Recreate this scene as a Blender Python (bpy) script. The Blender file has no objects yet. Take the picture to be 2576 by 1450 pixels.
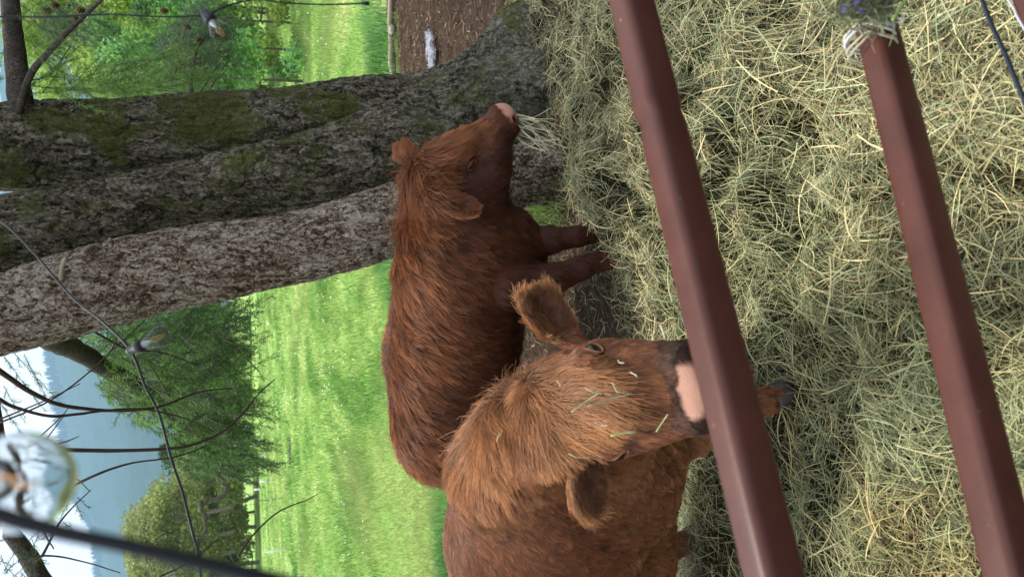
import bpy, math, random
import numpy as np
from mathutils import Vector, kdtree
rng = np.random.default_rng(7); random.seed(7)
SC = bpy.context.scene
# ------------------------------------------------------------------ camera (portrait photo stored lying on its side)
PITCH = math.radians(20.1); ROLL = math.radians(1.5); FPX = 1945.0
CAM = np.array([0, 0, 1.6])
FW = np.array([0, math.cos(PITCH), -math.sin(PITCH)])
R0 = np.array([1., 0, 0]); U0 = np.array([0, math.sin(PITCH), math.cos(PITCH)])
RT = R0*math.cos(ROLL) - U0*math.sin(ROLL)
UP = U0*math.cos(ROLL) + R0*math.sin(ROLL)
cd = bpy.data.cameras.new('camera'); cam = bpy.data.objects.new('camera', cd)
SC.collection.objects.link(cam)
from mathutils import Matrix
# camera x axis = world down in the picture sense (photo is turned), y axis = world right
mx = Matrix(((-UP[0], RT[0], -FW[0], CAM[0]), (-UP[1], RT[1], -FW[1], CAM[1]), (-UP[2], RT[2], -FW[2], CAM[2]), (0, 0, 0, 1)))
cam.matrix_world = mx
cd.sensor_width = 36; cd.lens = 36*FPX/2575; cd.clip_start = .02; cd.clip_end = 20000
cd.dof.use_dof = True; cd.dof.focus_distance = 2.9; cd.dof.aperture_fstop = 5.2
SC.camera = cam
# ------------------------------------------------------------------ sky, sun, exposure
SUN_EL, SUN_AZ = math.radians(64), math.radians(-38)     # azimuth from +Y, negative to the left
w = bpy.data.worlds.new('World'); SC.world = w; w.use_nodes = True
nt = w.node_tree; bg = nt.nodes['Background']
sky = nt.nodes.new('ShaderNodeTexSky'); sky.sky_type = 'NISHITA'; sky.sun_disc = False
sky.sun_elevation = SUN_EL; sky.sun_rotation = SUN_AZ; sky.air_density = 1.0; sky.dust_density = 2.5
tc = nt.nodes.new('ShaderNodeTexCoord'); no = nt.nodes.new('ShaderNodeTexNoise'); no.inputs['Scale'].default_value = 2.2; no.inputs['Detail'].default_value = 5
nt.links.new(tc.outputs['Generated'], no.inputs['Vector'])
cr = nt.nodes.new('ShaderNodeMapRange'); cr.inputs[1].default_value = .35; cr.inputs[2].default_value = .65; cr.inputs[3].default_value = .72; cr.inputs[4].default_value = .97
nt.links.new(no.outputs['Fac'], cr.inputs[0])
mxn = nt.nodes.new('ShaderNodeMix'); mxn.data_type = 'RGBA'; mxn.inputs[7].default_value = (11.6, 11.6, 12.2, 1)
nt.links.new(cr.outputs[0], mxn.inputs[0]); nt.links.new(sky.outputs[0], mxn.inputs[6]); nt.links.new(mxn.outputs[2], bg.inputs['Color'])
bg.inputs['Strength'].default_value = .08
sd = bpy.data.lights.new('sun', 'SUN'); sun = bpy.data.objects.new('sun', sd); SC.collection.objects.link(sun)
sd.energy = 3.2; sd.angle = math.radians(10); sd.color = (1, .95, .87)
sdir = Vector((math.sin(SUN_AZ)*math.cos(SUN_EL), math.cos(SUN_AZ)*math.cos(SUN_EL), math.sin(SUN_EL)))
sun.rotation_euler = sdir.to_track_quat('Z', 'Y').to_euler(); sun.location = (0, 0, 30)
SC.view_settings.view_transform = 'Standard'; SC.view_settings.look = 'None'; SC.view_settings.gamma = 1
SC.view_settings.use_curve_mapping = False; SC.view_settings.exposure = 0.92
SC.cycles.max_bounces = 8; SC.cycles.transparent_max_bounces = 12; SC.cycles.use_denoising = True

# ------------------------------------------------------------------ helpers
def ray(X, Y):
    return ((725-Y)*RT + (1287.5-X)*UP)/FPX + FW
def P(X, Y, y):
    d = ray(X, Y); return CAM + d*(y/d[1])
def PG(X, Y, z=0.):
    d = ray(X, Y); return CAM + d*((z-CAM[2])/d[2])
def depth(p): return float((np.array(p)-CAM) @ FW)
def pxr(p, px): return px*depth(p)/FPX            # metres spanned by px pixels at p
def nrm(v):
    v = np.asarray(v, float); return v/np.maximum(np.linalg.norm(v, axis=-1, keepdims=True), 1e-9)

def link(o, parent=None):
    SC.collection.objects.link(o)
    if parent is not None: o.parent = parent
    return o
def tag(o, label=None, cat=None, group=None, kind=None):
    for k, v in (('label', label), ('category', cat), ('group', group), ('kind', kind)):
        if v: o[k] = v
    return o
def empty(name, loc, label, cat, group=None):
    o = bpy.data.objects.new(name, None); o.location = [float(a) for a in (list(loc)+[0.])[:3]]; o.empty_display_size = .1
    link(o); return tag(o, label, cat, group)
def mesh(name, V, F, mat, parent=None, col=None, smooth=True, kind=None):
    """V (n,3) world coordinates, F (m,3) or (m,4) faces or a list of such arrays; col (n,3) point colours."""
    V = np.asarray(V, np.float32)
    if parent is not None:
        V = V - np.array(parent.matrix_basis.translation, np.float32) - (np.array(parent.parent.matrix_basis.translation, np.float32) if parent.parent else 0)
    me = bpy.data.meshes.new(name)
    Fs = F if isinstance(F, list) else [F]
    Fs = [np.asarray(f, np.int32) for f in Fs if len(f)]
    nl = sum(f.size for f in Fs); nf = sum(len(f) for f in Fs)
    me.vertices.add(len(V)); me.vertices.foreach_set('co', V.ravel())
    me.loops.add(nl); me.loops.foreach_set('vertex_index', np.concatenate([f.ravel() for f in Fs]))
    me.polygons.add(nf)
    tot = np.concatenate([np.full(len(f), f.shape[1], np.int32) for f in Fs])
    st = np.zeros(nf, np.int32); st[1:] = np.cumsum(tot)[:-1]
    me.polygons.foreach_set('loop_start', st); me.polygons.foreach_set('loop_total', tot)
    if smooth: me.polygons.foreach_set('use_smooth', np.ones(nf, bool))
    me.update(calc_edges=True); me.validate()
    if col is not None:
        a = me.color_attributes.new('Col', 'FLOAT_COLOR', 'POINT')
        c = np.ones((len(V), 4), np.float32); c[:, :3] = col; a.data.foreach_set('color', c.ravel())
    me.materials.append(mat)
    o = bpy.data.objects.new(name, me); link(o, parent)
    if kind: o['kind'] = kind
    return o
class MB:
    def __init__(s): s.v = []; s.f = {}; s.c = []; s.n = 0
    def add(s, V, F, col=None):
        V = np.asarray(V, float)
        for f in (F if isinstance(F, list) else [F]):
            f = np.asarray(f, int)
            if len(f): s.f.setdefault(f.shape[1], []).append(f + s.n)
        s.v.append(V); s.n += len(V)
        s.c.append(np.broadcast_to(np.asarray(col if col is not None else (1, 1, 1), float), (len(V), 3)))
    def build(s, name, mat, parent=None, smooth=True, kind=None, col=True):
        return mesh(name, np.concatenate(s.v), [np.concatenate(f) for f in s.f.values()], mat, parent, np.concatenate(s.c) if col else None, smooth, kind)

def spline(pts, n):
    """Catmull-Rom through rows of pts (any columns), n samples."""
    pts = np.asarray(pts, float); k = len(pts)
    if k == 2: return pts[0] + (pts[1]-pts[0])*np.linspace(0, 1, n)[:, None]
    p = np.vstack([2*pts[0]-pts[1], pts, 2*pts[-1]-pts[-2]])
    t = np.linspace(0, k-1-1e-9, n); i = t.astype(int); f = (t-i)[:, None]
    a, b, c, d = p[i], p[i+1], p[i+2], p[i+3]
    return .5*((2*b) + (-a+c)*f + (2*a-5*b+4*c-d)*f*f + (-a+3*b-3*c+d)*f**3)
def frames(path):
    T = nrm(np.gradient(path, axis=0)); ref = np.array([0, 0, 1.]) if abs(T[0][2]) < .9 else np.array([1., 0, 0])
    N = [nrm(np.cross(T[0], ref))]
    for t in T[1:]: N.append(nrm(N[-1]-t*(N[-1] @ t)))
    N = np.array(N); return T, N, np.cross(T, N)
def tube(path, rad, ns=8, cap=True, sec=None):
    path = np.asarray(path, float); n = len(path); rad = np.broadcast_to(np.asarray(rad, float), (n,))
    T, N, B = frames(path); a = np.linspace(0, 2*np.pi, ns, endpoint=False)
    s = np.stack([np.cos(a), np.sin(a)], 1) if sec is None else sec; ns = len(s)
    V = path[:, None, :] + rad[:, None, None]*(s[None, :, 0:1]*N[:, None, :] + s[None, :, 1:2]*B[:, None, :])
    V = V.reshape(-1, 3); i = np.arange(n-1)[:, None]*ns; j = np.arange(ns)[None, :]; j2 = (j+1) % ns
    F = np.stack([i+j, i+j2, i+ns+j2, i+ns+j], -1).reshape(-1, 4)
    if cap:
        V = np.vstack([V, path[0], path[-1]]); c0, c1 = n*ns, n*ns+1; jj = np.arange(ns)
        T3 = np.vstack([np.stack([(jj+1) % ns, jj, np.full(ns, c0)], 1), np.stack([(n-1)*ns+jj, (n-1)*ns+(jj+1) % ns, np.full(ns, c1)], 1)])
        return V, [F, T3]
    return V, F
def lathe(prof, ns=24):
    """prof rows (r, z) -> closed surface of revolution round z"""
    prof = np.asarray(prof, float); n = len(prof); a = np.linspace(0, 2*np.pi, ns, endpoint=False)
    V = np.stack([prof[:, None, 0]*np.cos(a), prof[:, None, 0]*np.sin(a), np.broadcast_to(prof[:, None, 1], (n, ns))], -1).reshape(-1, 3)
    i = np.arange(n-1)[:, None]*ns; j = np.arange(ns)[None, :]; j2 = (j+1) % ns
    return V, np.stack([i+j, i+j2, i+ns+j2, i+ns+j], -1).reshape(-1, 4)
def orient(V, origin, zdir, scale=1.):
    z = nrm(zdir); x = nrm(np.cross(z, [0.3, 1, 0.1])); y = np.cross(z, x)
    return np.asarray(origin) + scale*(V[:, 0:1]*x + V[:, 1:2]*y + V[:, 2:3]*z)
# value noise on numpy arrays
_perm = rng.random((64, 64, 64)).astype(np.float32)
def vnoise(p):
    p = np.asarray(p, float); i = np.floor(p).astype(int); f = p-i; f = f*f*(3-2*f); r = 0
    for dx in (0, 1):
        for dy in (0, 1):
            for dz in (0, 1):
                wt = (f[..., 0] if dx else 1-f[..., 0])*(f[..., 1] if dy else 1-f[..., 1])*(f[..., 2] if dz else 1-f[..., 2])
                r = r + wt*_perm[(i[..., 0]+dx) % 64, (i[..., 1]+dy) % 64, (i[..., 2]+dz) % 64]
    return r*2-1
def fbm(p, o=4):
    p = np.asarray(p, float); r = 0; a = .5
    for k in range(o): r = r + a*vnoise(p); p = p*2.03+7.1; a *= .5
    return r
def fb2(x, y, s, o=4, z=0.):
    u = (x*.83+y*.56)*s; v = (-x*.56+y*.83)*s; u2 = u+.9*np.sin(v*.7+z); v2 = v+.9*np.sin(u*.8+z*2)
    return fbm(np.stack([u2, v2, np.zeros_like(u)+z+.3*u2], -1), o)

# ---- materials
def mat(name, rough=.7, spec=.3, base=(.5, .5, .5), attr=False, **kw):
    m = bpy.data.materials.new(name); m.use_nodes = True; b = m.node_tree.nodes['Principled BSDF']
    b.inputs['Roughness'].default_value = rough; b.inputs['Specular IOR Level'].default_value = spec
    b.inputs['Base Color'].default_value = (*base, 1)
    if attr:
        a = m.node_tree.nodes.new('ShaderNodeAttribute'); a.attribute_name = 'Col'
        m.node_tree.links.new(a.outputs['Color'], b.inputs['Base Color'])
    for k, v in kw.items(): b.inputs[k.replace('_', ' ')].default_value = v
    return m
class NB:
    """small node-building helper"""
    def __init__(s, m): s.m = m; s.t = m.node_tree; s.b = s.t.nodes['Principled BSDF']
    def n(s, ty, **kw):
        x = s.t.nodes.new(ty)
        for k, v in kw.items():
            if k in x.inputs: x.inputs[k].default_value = v
            else: setattr(x, k, v)
        return x
    def l(s, a, b): s.t.links.new(a, b)
    def coord(s, scale=(1, 1, 1)):
        c = s.n('ShaderNodeTexCoord'); mp = s.n('ShaderNodeMapping'); mp.inputs['Scale'].default_value = scale
        s.l(c.outputs['Object'], mp.inputs['Vector']); return mp.outputs[0]
    def noise(s, vec, scale, detail=4, rough=.6):
        x = s.n('ShaderNodeTexNoise'); x.inputs['Scale'].default_value = scale; x.inputs['Detail'].default_value = detail; x.inputs['Roughness'].default_value = rough
        s.l(vec, x.inputs['Vector']); return x.outputs['Fac']
    def ramp(s, fac, stops):
        x = s.n('ShaderNodeValToRGB'); e = x.color_ramp.elements
        while len(e) < len(stops): e.new(.5)
        for q, (p, c) in zip(e, stops): q.position = p; q.color = (*c, 1) if len(c) == 3 else c
        s.l(fac, x.inputs[0]); return x.outputs['Color']
    def mix(s, fac, a, b, mode='MIX'):
        x = s.n('ShaderNodeMix', data_type='RGBA', blend_type=mode)
        for v, i in ((fac, 0), (a, 6), (b, 7)):
            if hasattr(v, 'is_output') or isinstance(v, bpy.types.NodeSocket): s.l(v, x.inputs[i])
            else: x.inputs[i].default_value = v if i == 0 else (*v, 1)
        return x.outputs[2]
    def bump(s, h, strength=.5, dist=.01):
        x = s.n('ShaderNodeBump'); x.inputs['Strength'].default_value = strength; x.inputs['Distance'].default_value = dist
        s.l(h, x.inputs['Height']); s.l(x.outputs[0], s.b.inputs['Normal'])

# ------------------------------------------------------------------ ground
def edge_y(x): return np.interp(x, [-4, -2.2, -1.2, -.4, .6, 4], [4.2, 4.8, 5.6, 6.9, 7.35, 8.1]) + .25*np.sin(x*2.3) + .12*np.sin(x*6.1+1)          # where the soil gives way to the meadow
def gz(x, y):
    x = np.asarray(x, float); y = np.asarray(y, float)
    soil = .03*fb2(x, y, 2.2) + .018*fb2(x, y, 9., 3) + .02*np.clip(fb2(x, y, 22., 2), 0, 1)
    m = np.clip((y-edge_y(x))/.5, 0, 1)
    far = .06 + .10*fb2(x, y, .22) + .03*fb2(x, y, 1.3, 3) + np.clip((x-2)*.02, 0, 1)*np.clip((y-9)*.06, 0, 3)
    far = np.where(y > 60, .05+.02*fb2(x, y, .01), far)
    return soil*(1-m)*np.where(y < 3.4, .5, 1) + m*far
def grid(xs, ys, zf):
    X, Y = np.meshgrid(xs, ys); Z = zf(X, Y); V = np.stack([X, Y, Z], -1).reshape(-1, 3)
    nx, ny = len(xs), len(ys); i = np.arange(ny-1)[:, None]*nx; j = np.arange(nx-1)[None, :]
    return V, np.stack([i+j, i+j+1, i+nx+j+1, i+nx+j], -1).reshape(-1, 4)
xs = np.concatenate([-np.geomspace(4100, 4, 40), np.arange(-3.96, 4, .035), np.geomspace(4, 4100, 40)])
ys = np.concatenate([-np.geomspace(4100, 2, 16), np.arange(-1.9, 2.4, .15), np.arange(2.5, 10, .03), np.geomspace(10, 60, 130), np.geomspace(64, 4100, 30)])
gm = mat('ground_soil_and_meadow', .95, .1); g = NB(gm)
V, F = grid(xs, ys, gz)
mfac = np.clip((V[:, 1]-edge_y(V[:, 0])+.25)/.35 + .6*fb2(V[:, 0], V[:, 1], 4.), 0, 1)
c0 = g.coord(); soil = g.mix(g.noise(c0, 60, 5, .75), (.022, .013, .008), (.085, .054, .033))
soil = g.mix(g.n('ShaderNodeMapRange').outputs[0], soil, soil)
at = g.n('ShaderNodeAttribute'); at.attribute_name = 'Col'
c1 = g.coord((1.2, .6, 1)); band = g.noise(c1, .9, 5, .55); fine = g.noise(c0, 9, 5, .7)
gr = g.ramp(band, [(.3, (.15, .29, .06)), (.46, (.26, .42, .10)), (.60, (.42, .52, .18)), (.72, (.55, .56, .27))])
gr = g.mix(fine, gr, g.mix(1.0, gr, (.62, .8, .6), 'MULTIPLY'))
sp = g.n('ShaderNodeSeparateColor'); g.l(at.outputs['Color'], sp.inputs[0])
g.l(g.mix(sp.outputs[0], soil, gr), g.b.inputs['Base Color'])
g.bump(g.noise(c0, 45, 5, .8), .9, .02)
tag(mesh('ground', V, F, gm, col=np.repeat(mfac[:, None], 3, 1)), 'brown trampled soil by the trees turning into green meadow', kind='structure')

# bits of bark, stalk and dung crumbs on the bare soil
def sticks(n, pos, dirs, L, W, seg, cols, bend=.25, normal=None):
    """ribbons: n stems as a flat curved strip of seg segments; returns V, F, C"""
    d = nrm(dirs); up = np.zeros_like(d); up[:, 2] = 1
    side = nrm(np.cross(d, nrm(up + rng.normal(0, .6, d.shape))))
    bd = nrm(np.cross(side, d)) * (rng.normal(0, bend, (n, 1)))*L[:, None] + side*(rng.normal(0, bend, (n, 1)))*L[:, None]
    t = np.linspace(-.5, .5, seg+1); Vs = []
    for k, tt in enumerate(t):
        c = pos + d*(L*tt)[:, None] + bd*(tt*tt-.08)*2
        wd = (W*(1-.35*abs(tt)*2))[:, None]*.5
        Vs += [c-side*wd, c+side*wd]
    V = np.stack(Vs, 1).reshape(-1, 3); m = 2*(seg+1)
    b = (np.arange(n)*m)[:, None]; F = []
    for k in range(seg): F.append(np.stack([b[:, 0]+2*k, b[:, 0]+2*k+1, b[:, 0]+2*k+3, b[:, 0]+2*k+2], 1))
    return V, np.concatenate(F), np.repeat(cols, m, 0)
m_hay = mat('dry_stems', .6, .25, attr=True)
m_hay.node_tree.nodes['Principled BSDF'].inputs['Sheen Weight'].default_value = .0
def pal(n, cols, wts, var=.18):
    cols = np.array(cols); k = rng.choice(len(cols), n, p=np.array(wts)/sum(wts)); return np.clip(cols[k]*(1+rng.normal(0, var, (n, 1))), .01, .9)
n = 34000
x = rng.uniform(-2.6, 3.6, n); y = rng.uniform(3.2, 7.9, n); k = y < edge_y(x)+.1; x, y = x[k], y[k]; n = len(x)
pos = np.stack([x, y, gz(x, y)+.006], 1); dr = rng.normal(0, 1, (n, 3)); dr[:, 2] *= .25
V, F, Cc = sticks(n, pos, dr, rng.uniform(.012, .07, n), rng.uniform(.003, .009, n), 1, pal(n, [(.07, .04, .022), (.16, .10, .06), (.28, .2, .12), (.04, .024, .015), (.33, .27, .18)], [4, 4, 1.4, 4, .5]))
tag(mesh('bark_litter', V, F, m_hay, col=Cc, smooth=False, kind='stuff'), 'brown bark crumbs and broken stalks strewn on bare soil', 'litter')

# ------------------------------------------------------------------ hay
def hz(x, y):
    x = np.asarray(x, float); y = np.asarray(y, float)
    m = .17*np.exp(-(((x-.75)/.75)**2 + ((y-2.35)/.8)**2)**1.5) + .08*np.exp(-(((x-.1)/.5)**2+((y-1.3)/.5)**2)**1.5)
    lump = .15*fb2(x, y, 2.6, 3, 3.) + .13*fb2(x, y, 7.5, 3, 5.)
    hole = -.10*np.exp(-(((x-.42)/.10)**2+((y-1.72)/.09)**2)) - .08*np.exp(-(((x-.33)/.12)**2+((y-1.98)/.05)**2)) - .07*np.exp(-(((x+.25)/.12)**2+((y-1.6)/.08)**2))
    return .02 + m + lump*np.clip(.45+m*6, 0, 1.2) + hole
def hay_end(x):    # far edge of the spread hay
    return np.interp(x, [-2, -1.2, -.5, -.1, .15, .5, .9, 1.3, 2.2], [2.3, 2.6, 2.9, 3.05, 3.05, 3.65, 3.95, 4.25, 4.3]) + .12*np.sin(x*5)
def hcover(x, y):
    e = hay_end(x)-y
    dirt = np.clip(1.0-1.6*np.exp(-(((x+.75)/.75)**2+((y-1.75)/.7)**2))*(.55+.9*fb2(x, y, 3., 3, 9.)), .3, 1)
    return np.maximum(np.clip(e/.35+.5, 0, 1)*dirt, .34*np.clip(1+e/1.0, 0, 1)*np.clip(.6+fb2(x, y, 3.5, 3, 1.), 0, 1))
def smat(): 
    m = mat('hay_bed', .9, .1); q = NB(m); c = q.coord(); f1 = q.noise(c, 90, 5, .8); f2 = q.noise(c, 4, 3)
    a = q.ramp(f1, [(.35, (.018, .015, .007)), (.6, (.05, .046, .02)), (.8, (.12, .105, .05))])
    q.l(q.mix(f2, a, q.mix(1., a, (.75, .7, .6), 'MULTIPLY')), q.b.inputs['Base Color']); q.bump(f1, 1., .02); return m
xg = np.arange(-2.2, 2.4, .02); yg = np.arange(.35, 4.4, .02)
V, F = grid(xg, yg, lambda a, b: hz(a, b)-.12*(1-np.clip((hay_end(a)-b)/.45, 0, 1)))
hay = empty('hay_pile', (.4, 2.2, 0), 'thick layer of loose green and straw coloured hay under the gate rails', 'hay')
mesh('hay_bed', V, F, smat(), parent=hay, kind='stuff')
HC = [(.31, .31, .155), (.46, .42, .21), (.64, .52, .28), (.21, .21, .105), (.075, .07, .035), (.37, .42, .23), (.19, .13, .065)]
def hay_layer(n, lo, hi, Lr, Wr, wts, tilt=.22, lift=(0, .03), seg=2, cut=True):
    y = np.exp(rng.uniform(np.log(lo), np.log(hi), n)); x = rng.uniform(-1, 1, n)*(.50*y+.28)
    cv = hcover(x, y); k = rng.random(n) < cv; x, y, cv = x[k], y[k], cv[k]; n = len(x)
    th = 2.5*fb2(x, y, 3.3, 2, 2.)*np.pi + rng.normal(0, .9, n)
    e = .01; dzx = (hz(x+e, y)-hz(x-e, y))/(2*e); dzy = (hz(x, y+e)-hz(x, y-e))/(2*e)
    d = np.stack([np.cos(th), np.sin(th), np.cos(th)*dzx+np.sin(th)*dzy + rng.normal(0, tilt, n)], 1)
    L = rng.uniform(*Lr, n); W = rng.uniform(*Wr, n)
    pos = np.stack([x, y, hz(x, y)-.12*(1-np.clip((hay_end(x)-y)/.45, 0, 1))*(y>2.5)+rng.uniform(*lift, n)], 1)
    pos[:, 2] = np.maximum(pos[:, 2], gz(x, y)+.004)
    c = pal(n, HC, wts, .25); cz = np.clip((pos[:, 2]-hz(x, y))/.04, 0, 1)
    green = np.clip(.5+1.6*fb2(x, y, 1.1, 3, 11.), 0, 1)[:, None]
    br = np.exp(-(((x+.65)/.65)**2+((y-1.7)/.8)**2))[:, None]*np.clip(.75+1.2*fb2(x, y, 2.5, 3, 6.), 0, 1)[:, None]
    c = c*(1-br)+c*np.array([.85, .66, .52])*br
    c = c*(1-green*.22*np.array([.35, .0, .25])) ; c = c*(1-.25*np.clip(1-cv, 0, 1))[:, None]
    gp = np.clip(3.2*fb2(x, y, 2.4, 3, 21.)-.2, 0, 1)[:, None]; c = c*(1-gp*.6)+np.array([.33, .38, .20])*rng.uniform(.5, 1.2, (n, 1))*gp*.6
    return sticks(n, pos, d, L, W, seg, c, .2 if seg > 3 else .08)
mb = MB()
V, F, c = hay_layer(170000, .55, 4.3, (.03, .10), (.0011, .0029), [4, 3, 1.8, 5, 6, 3, 2.5]); mb.add(V, F, c)
V, F, c = hay_layer(26000, .55, 4.2, (.06, .17), (.0012, .0027), [4, 5, 4, 1, .3, 5, .5], .3, (.01, .05), 4); mb.add(V, F, c)
V, F, c = hay_layer(3600, .6, 3.6, (.08, .20), (.0020, .0042), [1, 3, 6, 0, 0, 3, 0], .25, (.025, .05), 5); mb.add(V, F, c)
mb.build('hay_stem', m_hay, hay, smooth=False, kind='stuff')
print('hay', mb.n)

# ------------------------------------------------------------------ sculpting: smooth blend of tapered capsules and ellipsoids, meshed by surface nets
class Sculpt:
    def __init__(s, lo, hi, h):
        s.lo = np.array(lo, float); s.h = h; s.n = np.ceil((np.array(hi)-s.lo)/h).astype(int)+1
        s.S = np.full(s.n, .5, np.float32)
    def block(s, blo, bhi):
        a = np.clip(np.floor((blo-s.lo)/s.h).astype(int), 0, s.n); b = np.clip(np.ceil((bhi-s.lo)/s.h).astype(int)+1, 0, s.n)
        sl = tuple(slice(i, j) for i, j in zip(a, b))
        g = [(s.lo[k]+s.h*np.arange(a[k], b[k])).astype(np.float32) for k in range(3)]
        return sl, g[0][:, None, None], g[1][None, :, None], g[2][None, None, :]
    def blend(s, sl, d, k, sub=False):
        A = s.S[sl]
        if sub:
            h = np.clip(.5-.5*(A+d)/k, 0, 1) if k > 0 else 0
            s.S[sl] = np.maximum(A, -d) if k <= 0 else (A*(1-h) - d*h + k*h*(1-h))
        else:
            h = np.clip(.5+.5*(A-d)/k, 0, 1); s.S[sl] = A*(1-h)+d*h - k*h*(1-h)
    def cap(s, p0, p1, r0, r1=None, k=.03, sub=False):
        r1 = r0 if r1 is None else r1; p0 = np.array(p0, float); p1 = np.array(p1, float); m = max(r0, r1)+k*1.2+3*s.h
        sl, x, y, z = s.block(np.minimum(p0, p1)-m, np.maximum(p0, p1)+m); d = p1-p0; L = max(d @ d, 1e-9)
        t = np.clip(((x-p0[0])*d[0]+(y-p0[1])*d[1]+(z-p0[2])*d[2])/L, 0, 1)
        q = np.sqrt((x-p0[0]-t*d[0])**2+(y-p0[1]-t*d[1])**2+(z-p0[2]-t*d[2])**2) - (r0+(r1-r0)*t)
        s.blend(sl, q, k, sub)
    def ell(s, c, ax, r, k=.03, sub=False):
        """ax rows = orthonormal axes, r radii"""
        c = np.array(c, float); ax = np.array(ax, float); r = np.array(r, float); m = r.max()+k*1.2+3*s.h
        sl, x, y, z = s.block(c-m, c+m); x = x-c[0]; y = y-c[1]; z = z-c[2]
        u = [(x*a[0]+y*a[1]+z*a[2]) for a in ax]
        k0 = np.sqrt(sum((u[i]/r[i])**2 for i in range(3))); k1 = np.sqrt(sum((u[i]/r[i]**2)**2 for i in range(3)))
        s.blend(sl, k0*(k0-1)/np.maximum(k1, 1e-6), k, sub)
    def mesh(s):
        S = s.S; ins = S < 0; n = np.array(S.shape)-1; cnt = np.zeros(n, np.int8)
        for o in np.ndindex(2, 2, 2): cnt += ins[o[0]:o[0]+n[0], o[1]:o[1]+n[1], o[2]:o[2]+n[2]]
        act = (cnt > 0) & (cnt < 8); C = np.argwhere(act); idx = np.full(n, -1, np.int64); idx[act] = np.arange(len(C))
        acc = np.zeros((len(C), 3)); w_ = np.zeros((len(C), 1))
        cor = list(np.ndindex(2, 2, 2))
        for a in cor:
            for ax in range(3):
                if a[ax]: continue
                b = list(a); b[ax] = 1
                A = S[C[:, 0]+a[0], C[:, 1]+a[1], C[:, 2]+a[2]]; B = S[C[:, 0]+b[0], C[:, 1]+b[1], C[:, 2]+b[2]]
                m = (A < 0) != (B < 0); t = np.where(m, A/np.where(m, A-B, 1), 0); p = np.repeat(np.array([a], float), len(C), 0); p[:, ax] += t
                acc += p*m[:, None]; w_[:, 0] += m
        V = s.lo + s.h*(C+acc/w_); Q = []
        for ax in range(3):
            o1, o2 = [i for i in range(3) if i != ax]; sl0 = [slice(1, -1)]*3; sl0[ax] = slice(0, -1); sl1 = list(sl0); sl1[ax] = slice(1, None)
            A = ins[tuple(sl0)]; B = ins[tuple(sl1)]; E = np.argwhere(A != B); fl = A[tuple(E.T)]
            base = E.copy(); base[:, o1] += 1; base[:, o2] += 1
            def cell(d1, d2): q = base.copy(); q[:, o1] += d1; q[:, o2] += d2; return idx[q[:, 0], q[:, 1], q[:, 2]]
            q = np.stack([cell(-1, -1), cell(0, -1), cell(0, 0), cell(-1, 0)], 1)
            flip = fl if ax != 1 else ~fl
            q[~flip] = q[~flip][:, ::-1]; Q.append(q)
        Q = np.concatenate(Q); Q = Q[(Q >= 0).all(1)]
        for _ in range(2):      # light smoothing
            a = np.zeros_like(V); c = np.zeros(len(V))
            for i in range(4): np.add.at(a, Q[:, i], V[Q[:, (i+1) % 4]]+V[Q[:, i-1]]); np.add.at(c, Q[:, i], 2)
            V = V*.5 + .5*a/np.maximum(c, 1)[:, None]
        return V, Q
def vnormals(V, Q):
    fn = np.cross(V[Q[:, 2]]-V[Q[:, 0]], V[Q[:, 3]]-V[Q[:, 1]]); N = np.zeros_like(V)
    for i in range(4): np.add.at(N, Q[:, i], fn)
    return nrm(N)
def scatter(V, Q, N, n, wt=None):
    T = np.vstack([Q[:, [0, 1, 2]], Q[:, [0, 2, 3]]]); a = V[T[:, 0]]; b = V[T[:, 1]]; c = V[T[:, 2]]
    ar = np.linalg.norm(np.cross(b-a, c-a), axis=1)
    if wt is not None: ar = ar*wt((a+b+c)/3)
    k = rng.choice(len(T), n, p=ar/ar.sum()); r = rng.random((n, 2)); f = r.sum(1) > 1; r[f] = 1-r[f]; u, v = r[:, :1], r[:, 1:]
    p = a[k]+(b[k]-a[k])*u+(c[k]-a[k])*v; nn = nrm(N[T[k, 0]]*(1-u-v)+N[T[k, 1]]*u+N[T[k, 2]]*v); return p, nn
def strands(p, nn, comb, L, lift, K=6, clump=.5, ngd=12, wave=.12, grav=.25, guide_r=None):
    """p roots, nn normals, comb flow, L lengths -> (n,K,3) points clumped in locks"""
    n = len(p); c = comb - nn*np.sum(comb*nn, 1, keepdims=True); c = nrm(c + rng.normal(0, .10, c.shape))
    side = np.cross(nn, c); t = np.linspace(0, 1, K); ph = fbm(p*9, 2)*6; out = np.zeros((n, K, 3)); out[:, 0] = p; d = nrm(c+nn*lift[:, None])
    cur = p.copy()
    for k in range(1, K):
        d2 = nrm(d + nn*(-.55*lift[:, None]*t[k]) + np.array([0, 0, -grav])*t[k]*1.2 + side*(wave*np.sin(ph+t[k]*5))[:, None] + rng.normal(0, .05, d.shape))
        into = np.sum(d2*nn, 1, keepdims=True); d2 = np.where(into < .02, nrm(d2 - nn*(into-.04)), d2)
        cur = cur + d2*(L/(K-1))[:, None]; out[:, k] = cur
    ng = max(n//ngd, 1); gi = rng.choice(n, ng, replace=False); kd = kdtree.KDTree(ng)
    for j, q in enumerate(gi): kd.insert(p[q], j)
    kd.balance(); sp_ = math.sqrt(ngd)*float(np.median(np.linalg.norm(p[gi[:400]]-np.array([kd.find_n(Vector(a), 2)[1][0] for a in p[gi[:400]]]), axis=1)))/math.sqrt(ngd)
    jp = p+rng.normal(0, .55*sp_, p.shape); near = gi[np.array([kd.find(a)[1] for a in jp])]
    cl = (clump*t**1.5)[None, :, None]*rng.uniform(.5, 1, (n, 1, 1)); off = (p-p[near])[:, None, :]
    same = (np.sum(nn*nn[near], 1) > .5)[:, None, None]
    sc = (L/np.maximum(L[near], 1e-4))[:, None, None]; tgt = p[near][:, None, :] + (out[near]-p[near][:, None, :])*np.clip(sc, .5, 1.3)
    return np.where(same, out*(1-cl)+(tgt+off*.12)*cl, out), near
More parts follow.
